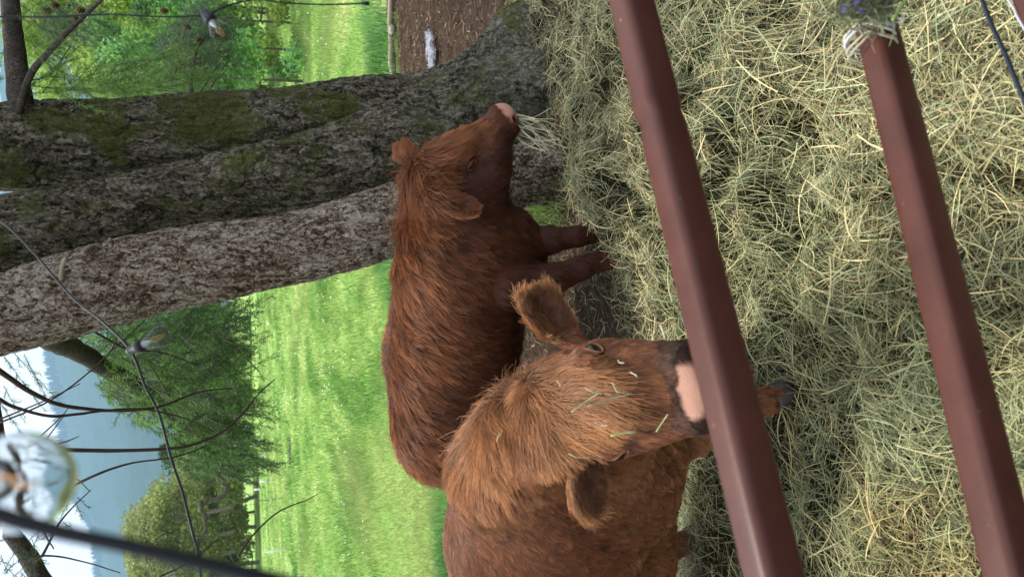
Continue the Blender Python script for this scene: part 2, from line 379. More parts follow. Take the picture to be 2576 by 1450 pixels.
def curves(name, pts, rad, col, mat_, parent, kind='stuff'):
    """pts (n,K,3) world; rad (n,) root radius; col (n,K,3)"""
    n, K, _ = pts.shape; cu = bpy.data.hair_curves.new(name); cu.add_curves([K]*n)
    off = np.array(parent.matrix_basis.translation) if parent else 0
    cu.attributes['position'].data.foreach_set('vector', (pts-off).astype(np.float32).ravel())
    r = cu.attributes.get('radius') or cu.attributes.new('radius', 'FLOAT', 'POINT')
    r.data.foreach_set('value', (rad[:, None]*np.linspace(1, .35, K)[None, :]).astype(np.float32).ravel())
    a = cu.attributes.new('Col', 'FLOAT_COLOR', 'POINT'); c = np.ones((n*K, 4), np.float32); c[:, :3] = np.clip(col, 0, 1).reshape(-1, 3); a.data.foreach_set('color', c.ravel())
    cu.materials.append(mat_); o = bpy.data.objects.new(name, cu); link(o, parent); o['kind'] = kind; return o

m_fur = mat('red_brown_hair', .42, .30, attr=True)
m_hide = mat('cow_hide', .85, .08, attr=True); h_ = NB(m_hide); h_.bump(h_.noise(h_.coord(), 260, 4, .7), .6, .004)
m_eye = mat('wet_dark_eye', .06, .7, (.012, .008, .007)); m_hoof = mat('hoof_horn', .45, .4, (.045, .038, .034)); m_lid = mat('eyelid_skin', .5, .35, (.10, .035, .02))
m_nost = mat('nostril_inside', .7, .2, (.03, .012, .01))

def head_frame(O, muz, lat):
    f = nrm(np.array(muz)-np.array(O)); l = np.array(lat, float); l = nrm(l - f*(l @ f)); return np.array(O, float), f, l, np.cross(f, l)
def build_cow(name, loc, label, lo, hi, h, head, s, ears, caps, legs, style, nfur):
    root = empty(name, loc, label, 'cow', 'red brown cows by the hay')
    wl = style.get('wl', 1.); WL = np.array([1, wl, 1])
    O, f, l, n = head; H = lambda a, b, c: O + s*(a*f+b*wl*l+c*n); ax = np.array([f, l, n])
    K = Sculpt(lo, hi, h)
    for c in caps: K.cap(*c)
    for lg in legs:
        for a, b in zip(lg[:-1], lg[1:]): K.cap(a[:3], b[:3], a[3], b[3], .022)
    # head
    K.ell(H(.055, 0, .0), ax, np.array([.125, .092, .095])*s*WL, .04)
    K.ell(H(-.01, 0, .055), ax, np.array([.06, .07, .05])*s*WL, .04)
    K.ell(H(.12, 0, .035), ax, np.array([.10, .075, .05])*s*WL, .03)
    K.cap(H(.12, 0, .01), H(.33, 0, -.012), .064*s, .047*s, .03)
    mz_ = style.get('mz', 1.); K.ell(H(.365, 0, -.032), ax, np.array([.055, .064*mz_, .054*mz_])*s*WL, .02); K.ell(H(.345, 0, -.060), ax, np.array([.050, .060*mz_, .050*mz_])*s*WL, .03)
    K.ell(H(.375, 0, -.010), ax, np.array([.045, .056, .030])*s*WL, .012)
    for e in (-1, 1):
        K.ell(H(.10, e*.05, -.07), ax, np.array([.10, .042, .075])*s*WL, .03)
        K.ell(H(.135, e*.072, .035), ax, np.array([.045, .026, .022])*s*WL, .012)
        K.ell(H(.19, e*.055, -.02), ax, np.array([.07, .025, .03])*s*WL, .02)
        K.ell(H(.385, e*.036, -.014), ax, np.array([.03, .022, .02])*s*WL, .008)
    if style.get('cheek'):
        for e in (-1, 1): K.cap(H(.14, e*.060, -.03), H(.355, e*.038, -.05), .058*s, .046*s, .03)
    K.cap(H(.06, 0, -.105), H(.33, 0, -.088), .052*s, .036*s, .03)
    K.ell(H(.345, 0, -.088), ax, np.array([.052, .050, .036])*s*WL, .010)
    for e in (-1, 1):
        K.ell(H(.155, e*.098, .010), ax, np.array([.030, .024/wl, .022])*s*WL*style['eye'], .008, True)
        nb_ = style.get('nb', .036); K.ell(H(.414-(nb_-.036)*.8, e*nb_, -.016), ax, np.array([.020, .010, .014])*s*WL, .006, True)
        K.ell(H(.408, e*.047, -.020), ax, np.array([.014, .012, .008])*s*WL, .004, True)
    K.ell(H(.385, 0, -.073), ax, np.array([.062, .080, .0075])*s*WL, .004, True)      # mouth line
    for base, tip, face, wd in ears:
        b = np.array(base); tp = np.array(tip); a0 = nrm(tp-b); fc = nrm(np.array(face)-a0*(np.array(face) @ a0)); a2 = np.cross(a0, fc); L = np.linalg.norm(tp-b)
        K.cap(b-a0*.03, b+a0*L*.3, .026*s, .024*s, .02)
        K.ell(b+a0*L*.55, [a0, a2, fc], [L*.5, wd, .020], .012)
        K.ell(b+a0*L*.56+fc*.014, [a0, a2, fc], [L*.42, wd*.74, .017], .008, True)
    V, Q = K.mesh(); N = vnormals(V, Q)
    def loc_(p): d = (p-O)/s; return d @ f, d @ l/wl, d @ n
    a, b, c = loc_(V); lowz = V[:, 2]
    col = np.tile(np.array(style.get('hide', (.095, .027, .012))), (len(V), 1))*(1+.25*fbm(V*14, 3))[:, None]
    nose = (a > .365) & (c > -.074) & (np.abs(b) < .08) & (a < .46)
    nose_soft = np.clip((a-style.get('pinka', .362)+.012*fbm(V*60, 2))/.012, 0, 1)*np.clip((c-style.get('pinkc', -.082))/.012, 0, 1)*(a < .46)*(np.abs(b) < .08)*np.clip((style.get('pinkw', .06)-np.abs(b)+.006*fbm(V*50, 2))/.008, 0, 1)
    if 'muzcol' in style:
        dkm = (np.clip((a-.30+.03*fbm(V*25, 3))/.03, 0, 1)*(a < .46)*(np.linalg.norm(V-H(.37, 0, -.03), axis=1) < .13))[:, None]; col = col*(1-dkm)+np.array(style['muzcol'])*dkm
    pink = np.array([.50, .27, .19])*(1+.12*fbm(V*70, 2))[:, None]
    col = col*(1-nose_soft[:, None])+pink*nose_soft[:, None]
    mo_ = (np.clip(1-np.abs(c+.073)/.009, 0, 1)*(a > .30)*(a < .47)*(np.abs(b) < .09))[:, None]; col = col*(1-mo_)+np.array([.012, .006, .005])*mo_
    ns = np.minimum(*[np.linalg.norm(V-H(.412-(style.get('nb', .036)-.036)*.8, e*(style.get('nb', .036)+.004), -.018), axis=1) for e in (-1, 1)]); nk = np.clip((.020*s-ns)/(.006*s), 0, 1)[:, None]
    col = col*(1-nk)+np.array([.05, .018, .013])*nk
    mesh('body', V, Q, m_hide, root, col)
    # eyes with lids
    lidm = mat('eyelid_skin', .5, .35, style.get('lid', (.16, .055, .03)))
    for e in (-1, 1):
        c0 = H(.152, e*.083, .010); out = nrm(e*l*.9+f*.25+n*.1)
        prof = np.array([(.0001, -1)]+[(math.cos(t), math.sin(t)) for t in np.linspace(-1.4, 1.4, 12)]+[(.0001, 1)])*.0195*s*style['eye']
        VV, FF = lathe(prof, 20); mesh('eye', orient(VV, c0, out), FF, m_eye, root)
        u = nrm(np.cross(out, n)); v = np.cross(u, out); th = np.linspace(0, 2*np.pi, 26)
        for sg, nm in ((1, 'upper'), (-1, 'lower')):
            th = np.linspace(0, np.pi, 12)*sg
            es = s*style['eye']; path = c0 + out*(.0155*es)*(.9-.35*np.abs(np.cos(th)))[:, None] + u*(np.cos(th)*.022*es)[:, None] + v*(np.sin(th)*style.get('lidv', .0125)*es)[:, None]
            VV, FF = tube(path, np.interp(np.linspace(0, 1, 12), [0, .5, 1], [.002, .0055, .002])*s, 7); mesh('eyelid', VV, FF, lidm, root)
    # hooves (two claws each)
    for lg in legs:
        q = np.array(lg[-1][:3]); fd = style['hoofdir']
        for sg in (-1, 1):
            sd_ = np.cross(fd, [0, 0, 1])*sg; VV, FF = tube(spline([np.r_[q+sd_*.016+[0, 0, .03]], np.r_[q+sd_*.018+fd*.012+[0, 0, .005]], np.r_[q+sd_*.014+fd*.04+[0, 0, -.028]]], 6), [.026, .029, .028, .027, .024, .010], 10)
            mesh('hoof', VV, FF, m_hoof, root)
    # ---- coat
    bk = style['back']                                            # unit vector head -> rump
    def fields(p, nn):
        a, b, c = loc_(p); n_ = len(p)
        hd = np.clip((a+.02)/.05, 0, 1)*(np.linalg.norm(p-H(.17, 0, -.03), axis=1) < .30*s)
        poll = np.exp(-(((a+.0)/.09)**2+(b/.065)**2+((c-.07)/.07)**2))
        spn = nn[:, 2].clip(0, 1)
        comb = np.tile(bk, (n_, 1))*style.get('backw', .8) + np.array([0, 0, -1.])*(.9-.3*spn)[:, None] + nn*0
        ctr = style['mid']; latd = np.cross(bk, [0, 0, 1]); sd_ = np.sign((p-ctr) @ latd)[:, None]*latd
        comb = comb + sd_*(spn**2)[:, None]*.7
        fore = np.clip((c+.015)/.04, 0, 1)*hd
        ch = f*1.0 + l*(np.sign(b)*np.clip(np.abs(b)*4, 0, .45))[:, None] - n*(np.clip(.05-c, 0, .2)*3)[:, None] + np.array([0, 0, -.25])
        comb = comb*(1-hd[:, None])+ch*hd[:, None]
        # hair length
        L = style['len'](p, nn, a, b, c, hd, poll, fore)
        lift = style['lift'](p, a, b, c, hd, poll)
        return comb, L, lift, a, b, c, hd, poll, fore
    erb = [(np.array(e[0]), np.array(e[1]), nrm(e[2])) for e in ears]
    def near_ear(p):
        r = np.zeros(len(p)); k_ = np.zeros(len(p), int)
        for j, (b0, t0, fc) in enumerate(erb):
            d = t0-b0; t = ((p-b0) @ d)/(d @ d); q = np.linalg.norm(p-b0-np.clip(t, .0, 1)[:, None]*d, axis=1)
            m = (t > .12) & (q < .075); r[m] = np.clip((t[m]-.12)/.2, 0, 1); k_[m] = j
        return r, k_
    def wt(p):
        a, b, c = loc_(p); e, _ = near_ear(p)
        vis = 1+2.8*(np.linalg.norm(p-H(.12, 0, -.02), axis=1) < .34*s)+2.5*e
        bare = (a > .355) & (c > -.078) & (np.linalg.norm(p-H(.38, 0, -.03), axis=1) < .09*s)
        eye = np.minimum(*[np.linalg.norm(p-H(.158, q*.088, .010), axis=1) for q in (-1, 1)]) < .027*s*style['eye']
        lip = (np.abs(c+.073) < .006) & (a > .31) & (np.linalg.norm(p-H(.37, 0, -.05), axis=1) < .10*s)
        return np.where(bare | eye | lip, 0, vis)*np.where(p[:, 2] < .42, 3., 1.)*style['vis'](p)
    p, nn = scatter(V, Q, N, nfur, wt); comb, L, lift, a, b, c, hd, poll, fore = fields(p, nn)
    e, ek = near_ear(p)
    if e.max() > 0:
        tipd = np.array([nrm(x[1]-x[0]) for x in erb])[ek]; fcd = np.array([x[2] for x in erb])[ek]
        basep = np.array([x[0] for x in erb])[ek]; rel = p-basep; rim = nrm(rel - tipd*np.sum(rel*tipd, 1, keepdims=True))
        comb = comb*(1-e[:, None]) + (tipd*.9+rim*.55+fcd*.1)*e[:, None]
        inner = (np.sum(nn*fcd, 1) > .35)
        L = np.where(e > .3, np.where(inner, .022, style['earlen'])*rng.uniform(.5, 1.35, len(p))*np.where(fbm(p*30, 2) > .1, 1.5, 1.), L); lift = np.where(e > .3, .32, lift)
    else: inner = np.zeros(len(p), bool)
    pts, near = strands(p, nn, comb, L, lift, 7, style['clump'], style['ngd'], style['wave'], .22)
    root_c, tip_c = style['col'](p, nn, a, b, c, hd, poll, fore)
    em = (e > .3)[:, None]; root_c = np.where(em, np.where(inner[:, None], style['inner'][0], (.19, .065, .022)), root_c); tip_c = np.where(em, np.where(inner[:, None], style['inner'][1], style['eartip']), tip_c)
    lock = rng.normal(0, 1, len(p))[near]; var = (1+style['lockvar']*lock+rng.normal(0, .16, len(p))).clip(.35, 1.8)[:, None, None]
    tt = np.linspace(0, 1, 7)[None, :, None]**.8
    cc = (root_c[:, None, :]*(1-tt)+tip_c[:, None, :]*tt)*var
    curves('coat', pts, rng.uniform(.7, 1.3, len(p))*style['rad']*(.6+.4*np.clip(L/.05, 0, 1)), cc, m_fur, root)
    return root, H
def leg(*a): return [np.array(x, float) for x in a]

# ---- the farther cow, side on, chewing hay
O1 = np.array([.45, 3.03, .815])
hf1 = head_frame(O1, (.668, 2.895, .592), (.68, .66, .32))
s1 = 1.0
c1 = [((-.60, 3.42, .70), (-.30, 3.40, .69), .235, .25, .05), ((-.66, 3.44, .66), (-.60, 3.42, .60), .20, .20, .06), ((-.30, 3.38, .62), (.02, 3.28, .60), .255, .25, .05),
      ((-.3, 3.40, .70), (.06, 3.28, .69), .25, .235, .05), ((.0, 3.24, .66), (.14, 3.18, .60), .235, .20, .06), ((.10, 3.17, .48), (.17, 3.12, .46), .15, .13, .07),
      ((.10, 3.20, .73), (.36, 3.09, .76), .20, .145, .08), ((.12, 3.16, .58), (.38, 3.05, .65), .18, .115, .08), ((.14, 3.12, .45), (.24, 3.07, .50), .11, .10, .08),
      (P(1205, 500, 3.03), P(1235, 365, 2.94), .095, .066, .05), (P(1190, 560, 3.08), P(1195, 470, 3.02), .13, .11, .06),
      (P(1252, 330, 2.90), P(1238, 430, 2.95), .048, .072, .04)]
l1 = [leg((.17, 3.12, .48, .085), (.20, 3.05, .32, .055), (.215, 3.02, .20, .040), (.225, 3.0, .09, .033), (.235, 2.995, .035, .036)),
      leg((.02, 3.05, .50, .11), (.02, 2.98, .36, .068), (.075, 2.95, .22, .045), (.11, 2.925, .10, .034), (.13, 2.915, .035, .037)),
      leg((-.62, 3.33, .50, .15), (-.66, 3.32, .33, .07), (-.72, 3.33, .22, .045), (-.69, 3.30, .09, .036), (-.68, 3.28, .035, .038)),
      leg((-.55, 3.52, .50, .14), (-.56, 3.53, .33, .07), (-.62, 3.54, .22, .045), (-.59, 3.52, .09, .036), (-.58, 3.50, .035, .038))]
def len1(p, nn, a, b, c, hd, poll, fore):
    top = nn[:, 2].clip(0, 1); mane = np.clip((p[:, 0]-.05)/.3, 0, 1)*top*(1-hd)
    L = .040+.065*np.clip((p[:, 2]-.55)/.3, 0, 1)+.015*np.clip((.55-p[:, 2])/.2, 0, 1)*(p[:, 2] > .3) + .02*mane
    L = np.where(p[:, 2] < .34, .026, L)
    L = L*(1-hd)+hd*.020 + .085*poll + .075*np.exp(-(((a-.13)/.12)**2+(b/.050)**2))*fore + .025*np.exp(-((p[:, 0]+.85)/.15)**2)
    return L*rng.uniform(.65, 1.3, len(p))
def lift1(p, a, b, c, hd, poll): return .09+.22*poll+.03*(1-hd)+.18*hd*np.exp(-((a-.2)/.1)**2)*np.exp(-(b/.04)**2)
def col1(p, nn, a, b, c, hd, poll, fore):
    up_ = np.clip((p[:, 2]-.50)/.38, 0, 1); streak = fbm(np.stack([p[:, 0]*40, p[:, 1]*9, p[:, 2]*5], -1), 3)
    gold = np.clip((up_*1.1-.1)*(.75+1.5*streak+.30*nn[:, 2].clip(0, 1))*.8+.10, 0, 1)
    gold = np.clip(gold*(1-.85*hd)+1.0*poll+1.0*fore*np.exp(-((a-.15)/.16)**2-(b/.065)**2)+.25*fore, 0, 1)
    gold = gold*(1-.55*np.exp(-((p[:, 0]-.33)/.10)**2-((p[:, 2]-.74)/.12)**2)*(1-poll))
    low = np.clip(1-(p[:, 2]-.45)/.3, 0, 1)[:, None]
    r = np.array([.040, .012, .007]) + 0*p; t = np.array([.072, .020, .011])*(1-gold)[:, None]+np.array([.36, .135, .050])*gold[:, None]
    nose = np.clip((a-.27)/.08, 0, 1)*hd
    t = t*(1-nose[:, None]*.35)
    return r, t
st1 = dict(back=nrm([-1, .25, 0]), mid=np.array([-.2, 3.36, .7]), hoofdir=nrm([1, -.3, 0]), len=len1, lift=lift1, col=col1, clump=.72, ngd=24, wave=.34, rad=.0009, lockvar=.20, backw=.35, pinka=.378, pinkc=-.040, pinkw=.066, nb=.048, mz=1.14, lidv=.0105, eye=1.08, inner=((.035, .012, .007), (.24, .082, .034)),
           earlen=.026, eartip=(.36, .13, .05), vis=lambda p: np.where((p[:, 1] > 3.5) & (p[:, 2] < .8), .15, 1.)*np.where((p[:, 0] < -.3) & (p[:, 2] < .55), .35, 1.))
cowA, HA = build_cow('cow', (-.2, 3.3, 0), 'red brown shaggy cow seen side on, chewing hay in front of the tree trunks', (-1.0, 2.75, -.05), (.82, 3.72, 1.06), .0085, hf1, s1,
    [(P(1092, 492, 2.88), P(1196, 528, 2.83), (.30, -.9, .12), .046), ((.525, 3.12, .88), (.61, 3.17, .925), (.3, .8, .0), .04)], c1, l1, st1, 150000)

# ---- the nearer cow, facing the gate
O2 = np.array([-.272, 1.63, .895])
hf2 = head_frame(O2, (-.205, 1.275, .745), (.97, .11, .20)); s2 = .95
c2 = [((-.58, 2.12, .72), (-1.45, 2.55, .70), .27, .27, .05), ((-.62, 2.14, .64), (-1.3, 2.5, .62), .25, .25, .05), ((-.52, 2.06, .80), (-.75, 2.18, .80), .20, .22, .07),
      ((-.38, 1.80, .84), (-.56, 2.05, .76), .145, .22, .07), ((-.33, 1.72, .93), (-.50, 1.98, .93), .11, .14, .07), ((-.33, 1.70, .76), (-.50, 1.95, .60), .10, .18, .07),
      ((-.48, 1.94, .55), (-.60, 2.02, .52), .14, .15, .07), ((-1.5, 2.6, .68), (-1.55, 2.62, .55), .24, .2, .06),
      (P(1580, 1290, 2.25), P(1590, 1400, 2.35), .15, .15, .08)]
l2 = [leg((-.50, 1.98, .52, .10), (-.43, 1.95, .34, .06), (-.38, 1.94, .20, .043), (-.36, 1.93, .09, .035), (-.35, 1.925, .035, .038)),
      leg((-.42, 2.16, .52, .10), (-.33, 2.14, .34, .058), (-.27, 2.13, .2, .042), (-.235, 2.12, .09, .034), (-.22, 2.10, .035, .037)),
      leg((-1.25, 2.35, .50, .15), (-1.22, 2.33, .34, .07), (-1.28, 2.36, .22, .045), (-1.24, 2.32, .09, .036), (-1.23, 2.31, .035, .038)),
      leg((-1.15, 2.58, .52, .14), (-1.05, 2.52, .36, .07), (-1.03, 2.50, .24, .048), (-.95, 2.44, .10, .037), (-.92, 2.41, .035, .039))]
def len2(p, nn, a, b, c, hd, poll, fore):
    top = nn[:, 2].clip(0, 1); neck = np.exp(-((np.linalg.norm(p-np.array([-.38, 1.82, 1.02]), axis=1))/.16)**2)
    L = .026+.012*np.clip((.6-p[:, 2])/.2, 0, 1)*(p[:, 2] > .3)
    L = np.where(p[:, 2] < .32, .020, L)
    L = L*(1-hd)+hd*.017 + .10*poll + .11*neck + .11*np.exp(-(((a-.10)/.11)**2+(b/.050)**2))*fore + .060*np.exp(-(((a-.22)/.07)**2+(b/.055)**2))*fore + .02*hd*np.clip((-c-.06)/.05, 0, 1)
    return L*rng.uniform(.6, 1.3, len(p))
def lift2(p, a, b, c, hd, poll): return .10+.14*poll+.10*hd*np.exp(-((a-.12)/.1)**2)*np.exp(-(b/.05)**2)
def col2(p, nn, a, b, c, hd, poll, fore):
    neck = np.exp(-((np.linalg.norm(p-np.array([-.38, 1.82, 1.02]), axis=1))/.17)**2)
    gold = np.clip(.36+.8*fbm(p*6, 3), 0, 1)*.6; stk = fbm(p*np.array([16, 9, 9]), 3)*2.2; gold = np.clip(gold*(1-.6*hd)+(.75*poll+.75*neck+.7*fore*np.exp(-((a-.14)/.15)**2-(b/.055)**2))*(.75+stk), 0, 1)
    r = np.array([.080, .027, .013]) + 0*p; t = np.array([.26, .095, .040])*(1-gold)[:, None]+np.array([.60, .29, .115])*gold[:, None]
    nose = (np.clip((a-.27+.06*fbm(p*22, 3)+.05*(np.abs(b)-.03))/.08, 0, 1)*hd)[:, None]*.9
    r = r*(1-nose)+np.array([.012, .008, .007])*nose; t = t*(1-nose)+np.array([.02, .012, .010])*nose
    return r, t
st2 = dict(back=nrm([-.85, .45, 0]), mid=np.array([-.95, 2.3, .7]), hoofdir=nrm([.6, -.6, 0]), len=len2, lift=lift2, col=col2, clump=.74, ngd=30, wave=.36, rad=.0006, lockvar=.22, eye=1.3, wl=1.32, pinkw=.046, muzcol=(.030, .015, .011), hide=(.15, .058, .029), cheek=True, lid=(.34, .15, .07), inner=((.035, .013, .007), (.20, .08, .035)),
           earlen=.032, eartip=(.46, .22, .085), vis=lambda p: np.where(p[:, 0] < -1.3, .05, 1.)*np.where((p[:, 1] > 2.45) & (p[:, 2] < .85), .1, 1.)*np.where(p[:, 1] < 1.9, 1.6, 1.))
cowB, HB = build_cow('cow', (-.7, 2.1, 0), 'nearer red brown cow facing the gate, its muzzle right behind the upper rail', (-1.85, 1.18, -.05), (.06, 2.95, 1.14), .0085, hf2, s2,
    [(P(1440, 862, 1.60), P(1332, 742, 1.64), (.1, -.9, -.35), .050), (P(1450, 1120, 1.58), P(1492, 1275, 1.60), (-.1, -.85, -.2), .045)], c2, l2, st2, 300000)

# ------------------------------------------------------------------ big tree trunks
def bark_mat(name, stops, moss, lich, fiss, sc=1., rel=1.):
    m = mat(name, .92, .12); q = NB(m); c = q.coord((1, 1, .20)); c2 = q.coord()
    def warp(vec, s_, amt):
        nz = q.n('ShaderNodeTexNoise'); nz.inputs['Scale'].default_value = s_; nz.inputs['Detail'].default_value = 4; q.l(c2, nz.inputs['Vector'])
        sub = q.n('ShaderNodeVectorMath', operation='MULTIPLY_ADD'); sub.inputs[1].default_value = (amt,)*3; q.l(nz.outputs['Color'], sub.inputs[0]); q.l(vec, sub.inputs[2]); return sub.outputs[0]
    wc = warp(warp(c, 9, .09), 45, .02)
    vc = q.n('ShaderNodeTexVoronoi'); vc.inputs['Scale'].default_value = 62*sc; q.l(wc, vc.inputs['Vector'])
    cx = q.coord((1, 1, .62)); vs = q.n('ShaderNodeTexVoronoi'); vs.inputs['Scale'].default_value = 120*sc; q.l(warp(cx, 30, .03), vs.inputs['Vector'])
    fn = q.n('ShaderNodeTexNoise', noise_type='RIDGED_MULTIFRACTAL'); fn.inputs['Scale'].default_value = 13*sc; fn.inputs['Detail'].default_value = 4; q.l(wc, fn.inputs['Vector'])
    fr = q.n('ShaderNodeMapRange'); fr.inputs[1].default_value = .55; fr.inputs[2].default_value = .95; q.l(fn.outputs['Fac'], fr.inputs[0])
    f = q.noise(c2, 95, 6, .8); big = q.noise(c2, 4, 4)
    s1_ = q.n('ShaderNodeSeparateColor'); q.l(vc.outputs['Color'], s1_.inputs[0]); s2_ = q.n('ShaderNodeSeparateColor'); q.l(vs.outputs['Color'], s2_.inputs[0])
    def mad(a_, k, b_=None, c0=0.):
        x = q.n('ShaderNodeMath', operation='MULTIPLY_ADD'); q.l(a_, x.inputs[0]); x.inputs[1].default_value = k
        if b_ is None: x.inputs[2].default_value = c0
        else: q.l(b_, x.inputs[2])
        return x.outputs[0]
    tone = mad(s1_.outputs[0], .26, mad(s2_.outputs[0], .26, mad(f, .45, mad(big, .35, None, -.17))))
    base = q.ramp(tone, stops)
    base = q.mix(mad(fr.outputs[0], .75), base, fiss)
    at = q.n('ShaderNodeAttribute'); at.attribute_name = 'Col'; sa = q.n('ShaderNodeSeparateColor'); q.l(at.outputs['Color'], sa.inputs[0])
    mo = q.ramp(q.noise(c2, 85, 6, .85), [(.34, (moss[0]*.18, moss[1]*.2, moss[2]*.3)), (.5, (moss[0]*.7, moss[1]*.75, moss[2])), (.66, (moss[0]*1.7, moss[1]*1.6, moss[2]*1.3))])
    mk = q.n('ShaderNodeMapRange'); mk.inputs[1].default_value = .46; mk.inputs[2].default_value = .74; mk.inputs[4].default_value = .85; q.l(mad(q.noise(c2, 42, 6, .8), 1.5, mad(sa.outputs[0], .42, None, -.45)), mk.inputs[0])
    mk.inputs[4].default_value = .8; base = q.mix(mk.outputs[0], base, q.mix(mad(fr.outputs[0], .8), mo, (.02, .022, .008))); base = q.mix(sa.outputs[1], base, q.mix(.5, lich, base, 'MULTIPLY') if False else lich)
    q.l(base, q.b.inputs['Base Color'])
    q.bump(mad(s1_.outputs[1], .5, mad(s2_.outputs[1], .35, mad(f, .9, mad(fr.outputs[0], -1.)))), 1., .012*rel)
    return m
mb1 = bark_mat('mossy_bark', [(.33, (.016, .014, .010)), (.45, (.080, .070, .046)), (.57, (.150, .135, .095)), (.70, (.29, .265, .20))], (.105, .115, .018), (.19, .195, .155), (.035, .018, .01))
mb3 = bark_mat('pale_flaking_bark', [(.33, (.045, .030, .018)), (.43, (.15, .100, .062)), (.53, (.26, .21, .155)), (.66, (.47, .42, .34))], (.10, .12, .03), (.28, .29, .24), (.095, .045, .022), 1.15)
def trunk_mesh(spec, y_top, ns, nl, amp, seed, flare=None, extra=None):
    """spec rows: picture X, Y centre, width px, world y"""
    pts = []
    for X, Y, W, y in spec: c = P(X, Y, y); pts.append([*c, pxr(c, W)/2])
    pts = np.array(pts); pts = pts[np.argsort(pts[:, 2])]
    lo = pts[0].copy(); d = pts[1]-pts[0]; lo[:3] -= nrm(d[:3])*.3; lo[3] *= 1.12
    up = pts[-1].copy(); d = nrm(pts[-1][:3]-pts[-3][:3]); ext = []
    for k in (1., 2.6, 4.6): e = up.copy(); e[:3] += d*k; e[3] *= 1-.09*k; ext.append(e)
    path = spline(np.vstack([lo, pts, ext]), nl)
    # denser rings in the visible part
    zc = path[:, 2]; tz = np.concatenate([np.linspace(zc[0], 2.75, int(nl*.88)), np.linspace(2.8, zc[-1], nl-int(nl*.88))]); path = np.stack([np.interp(tz, zc, path[:, k]) for k in range(4)], 1)
    a = np.linspace(0, 2*np.pi, ns, endpoint=False); T, N, B = frames(path[:, :3]); N = np.tile(nrm(np.cross([0, 1., 0], T)), 1); B = np.cross(T, N)
    r = path[:, 3][:, None]*(1+.06*np.sin(2*a+seed)+.04*np.sin(3*a+2*seed+path[:, 2:3]*1.5))
    if flare is not None: r = r*flare(a[None, :], path[:, 2:3])
    D = np.cos(a)[None, :, None]*N[:, None]+np.sin(a)[None, :, None]*B[:, None]; V = path[:, None, :3]+r[..., None]*D
    q = V.copy(); q[..., 2] *= .28; q += fbm(V*5+seed, 2)[..., None]*.06
    rid = np.abs(fbm(q*15+seed, 3)); plates = fbm(V*np.array([42, 42, 20])+seed, 3)
    disp = -amp*np.clip(.16-rid, 0, 1)*9 + amp*1.2*plates + .02*fbm(V*2.6+seed*3, 3)
    V = V + disp[..., None]*D; V = V.reshape(-1, 3); n = len(path)
    i = np.arange(n-1)[:, None]*ns; j = np.arange(ns)[None, :]; j2 = (j+1) % ns
    return V, np.stack([i+j, i+j2, i+ns+j2, i+ns+j], -1).reshape(-1, 4), path
def bump_at(V, X, Y, y, r): return np.exp(-(np.linalg.norm(V-P(X, Y, y), axis=1)/r)**2)
T1 = [(0, 367, 212, 4.45), (200, 360, 208, 4.45), (480, 350, 225, 4.45), (700, 330, 215, 4.42), (900, 305, 215, 4.4), (1080, 290, 200, 4.38), (1250, 275, 240, 4.3)]
T2 = [(0, 597, 215, 4.2), (200, 560, 205, 4.2), (415, 503, 190, 4.2), (644, 463, 195, 4.18), (822, 425, 210, 4.15), (1000, 365, 215, 4.12), (1150, 300, 235, 4.1), (1290, 260, 260, 4.1)]
T3 = [(0, 797, 196, 3.9), (200, 741, 208, 3.88), (420, 687, 196, 3.86), (644, 640, 178, 3.84), (822, 603, 172, 3.82), (1000, 548, 178, 3.8), (1200, 480, 165, 3.78), (1300, 440, 140, 3.77), (1430, 415, 130, 3.75)]
def flare2(a, z):      # roots spread towards the right and front at the ground
    k = np.clip((.55-z)/.55, 0, 1)**1.8
    return 1+k*(.30+.30*np.cos(a-.3)**3*(np.cos(a-.3) > 0)+.16*np.cos(5*a+1))
def flare3(a, z): k = np.clip((.3-z)/.3, 0, 1)**1.5; return 1+k*(.2+.12*np.cos(4*a))
trees = []
for spec, lab, mt, fl, ns, nl, amp, seed in (
    (T1, 'dark mossy conifer trunk with a thick bare limb, rightmost of the three trunks when upright', mb1, flare2, 230, 560, .012, 1.3),
    (T2, 'middle grey mossy conifer trunk with spreading grey roots behind the chewing cow', mb1, flare2, 250, 600, .012, 4.1),
    (T3, 'leaning conifer trunk with pale flaking reddish bark, left of the mossy trunks when upright', mb3, flare3, 210, 620, .010, 8.7)):
    b0 = P(*spec[-1][:2], spec[-1][3]); t = empty('conifer_tree', (b0[0], b0[1], 0), lab, 'tree', 'big conifer trunks'); trees.append(t)
    V, F, path = trunk_mesh(spec, 0, ns, nl, amp, seed, fl)
    nzz = fbm(V*7+3, 4); moss = np.zeros(len(V)); lich = np.zeros(len(V))
    if spec is T1:
        moss = .9*bump_at(V, 570, 300, 4.25, .17)+.8*bump_at(V, 800, 275, 4.2, .13)+.35*bump_at(V, 300, 360, 4.3, .35)+.5*bump_at(V, 900, 260, 4.2, .10)
        moss = np.clip((moss+nzz*1.6-.1)*1.1, 0, 1)+.30*np.clip(.5+nzz*3, 0, 1)
    if spec is T2:
        moss = 1.1*bump_at(V, 620, 400, 4.0, .10)+1.*bump_at(V, 500, 420, 4., .09)+.6*bump_at(V, 760, 350, 4.0, .10)+.5*bump_at(V, 900, 330, 4, .12)
        moss = np.clip((moss+nzz*1.6-.1)*1.1, 0, 1)+.25*np.clip(.5+nzz*3, 0, 1)
    if spec is not T3: lich = np.clip(1.0-V[:, 2]/.75+nzz*1.8+1.2*fbm(V*30, 3), 0, 1)*.35
    col = np.stack([moss, np.clip(lich*(1-moss), 0, 1), lich*0], 1)
    mesh('trunk', V, F, mt, t, col)

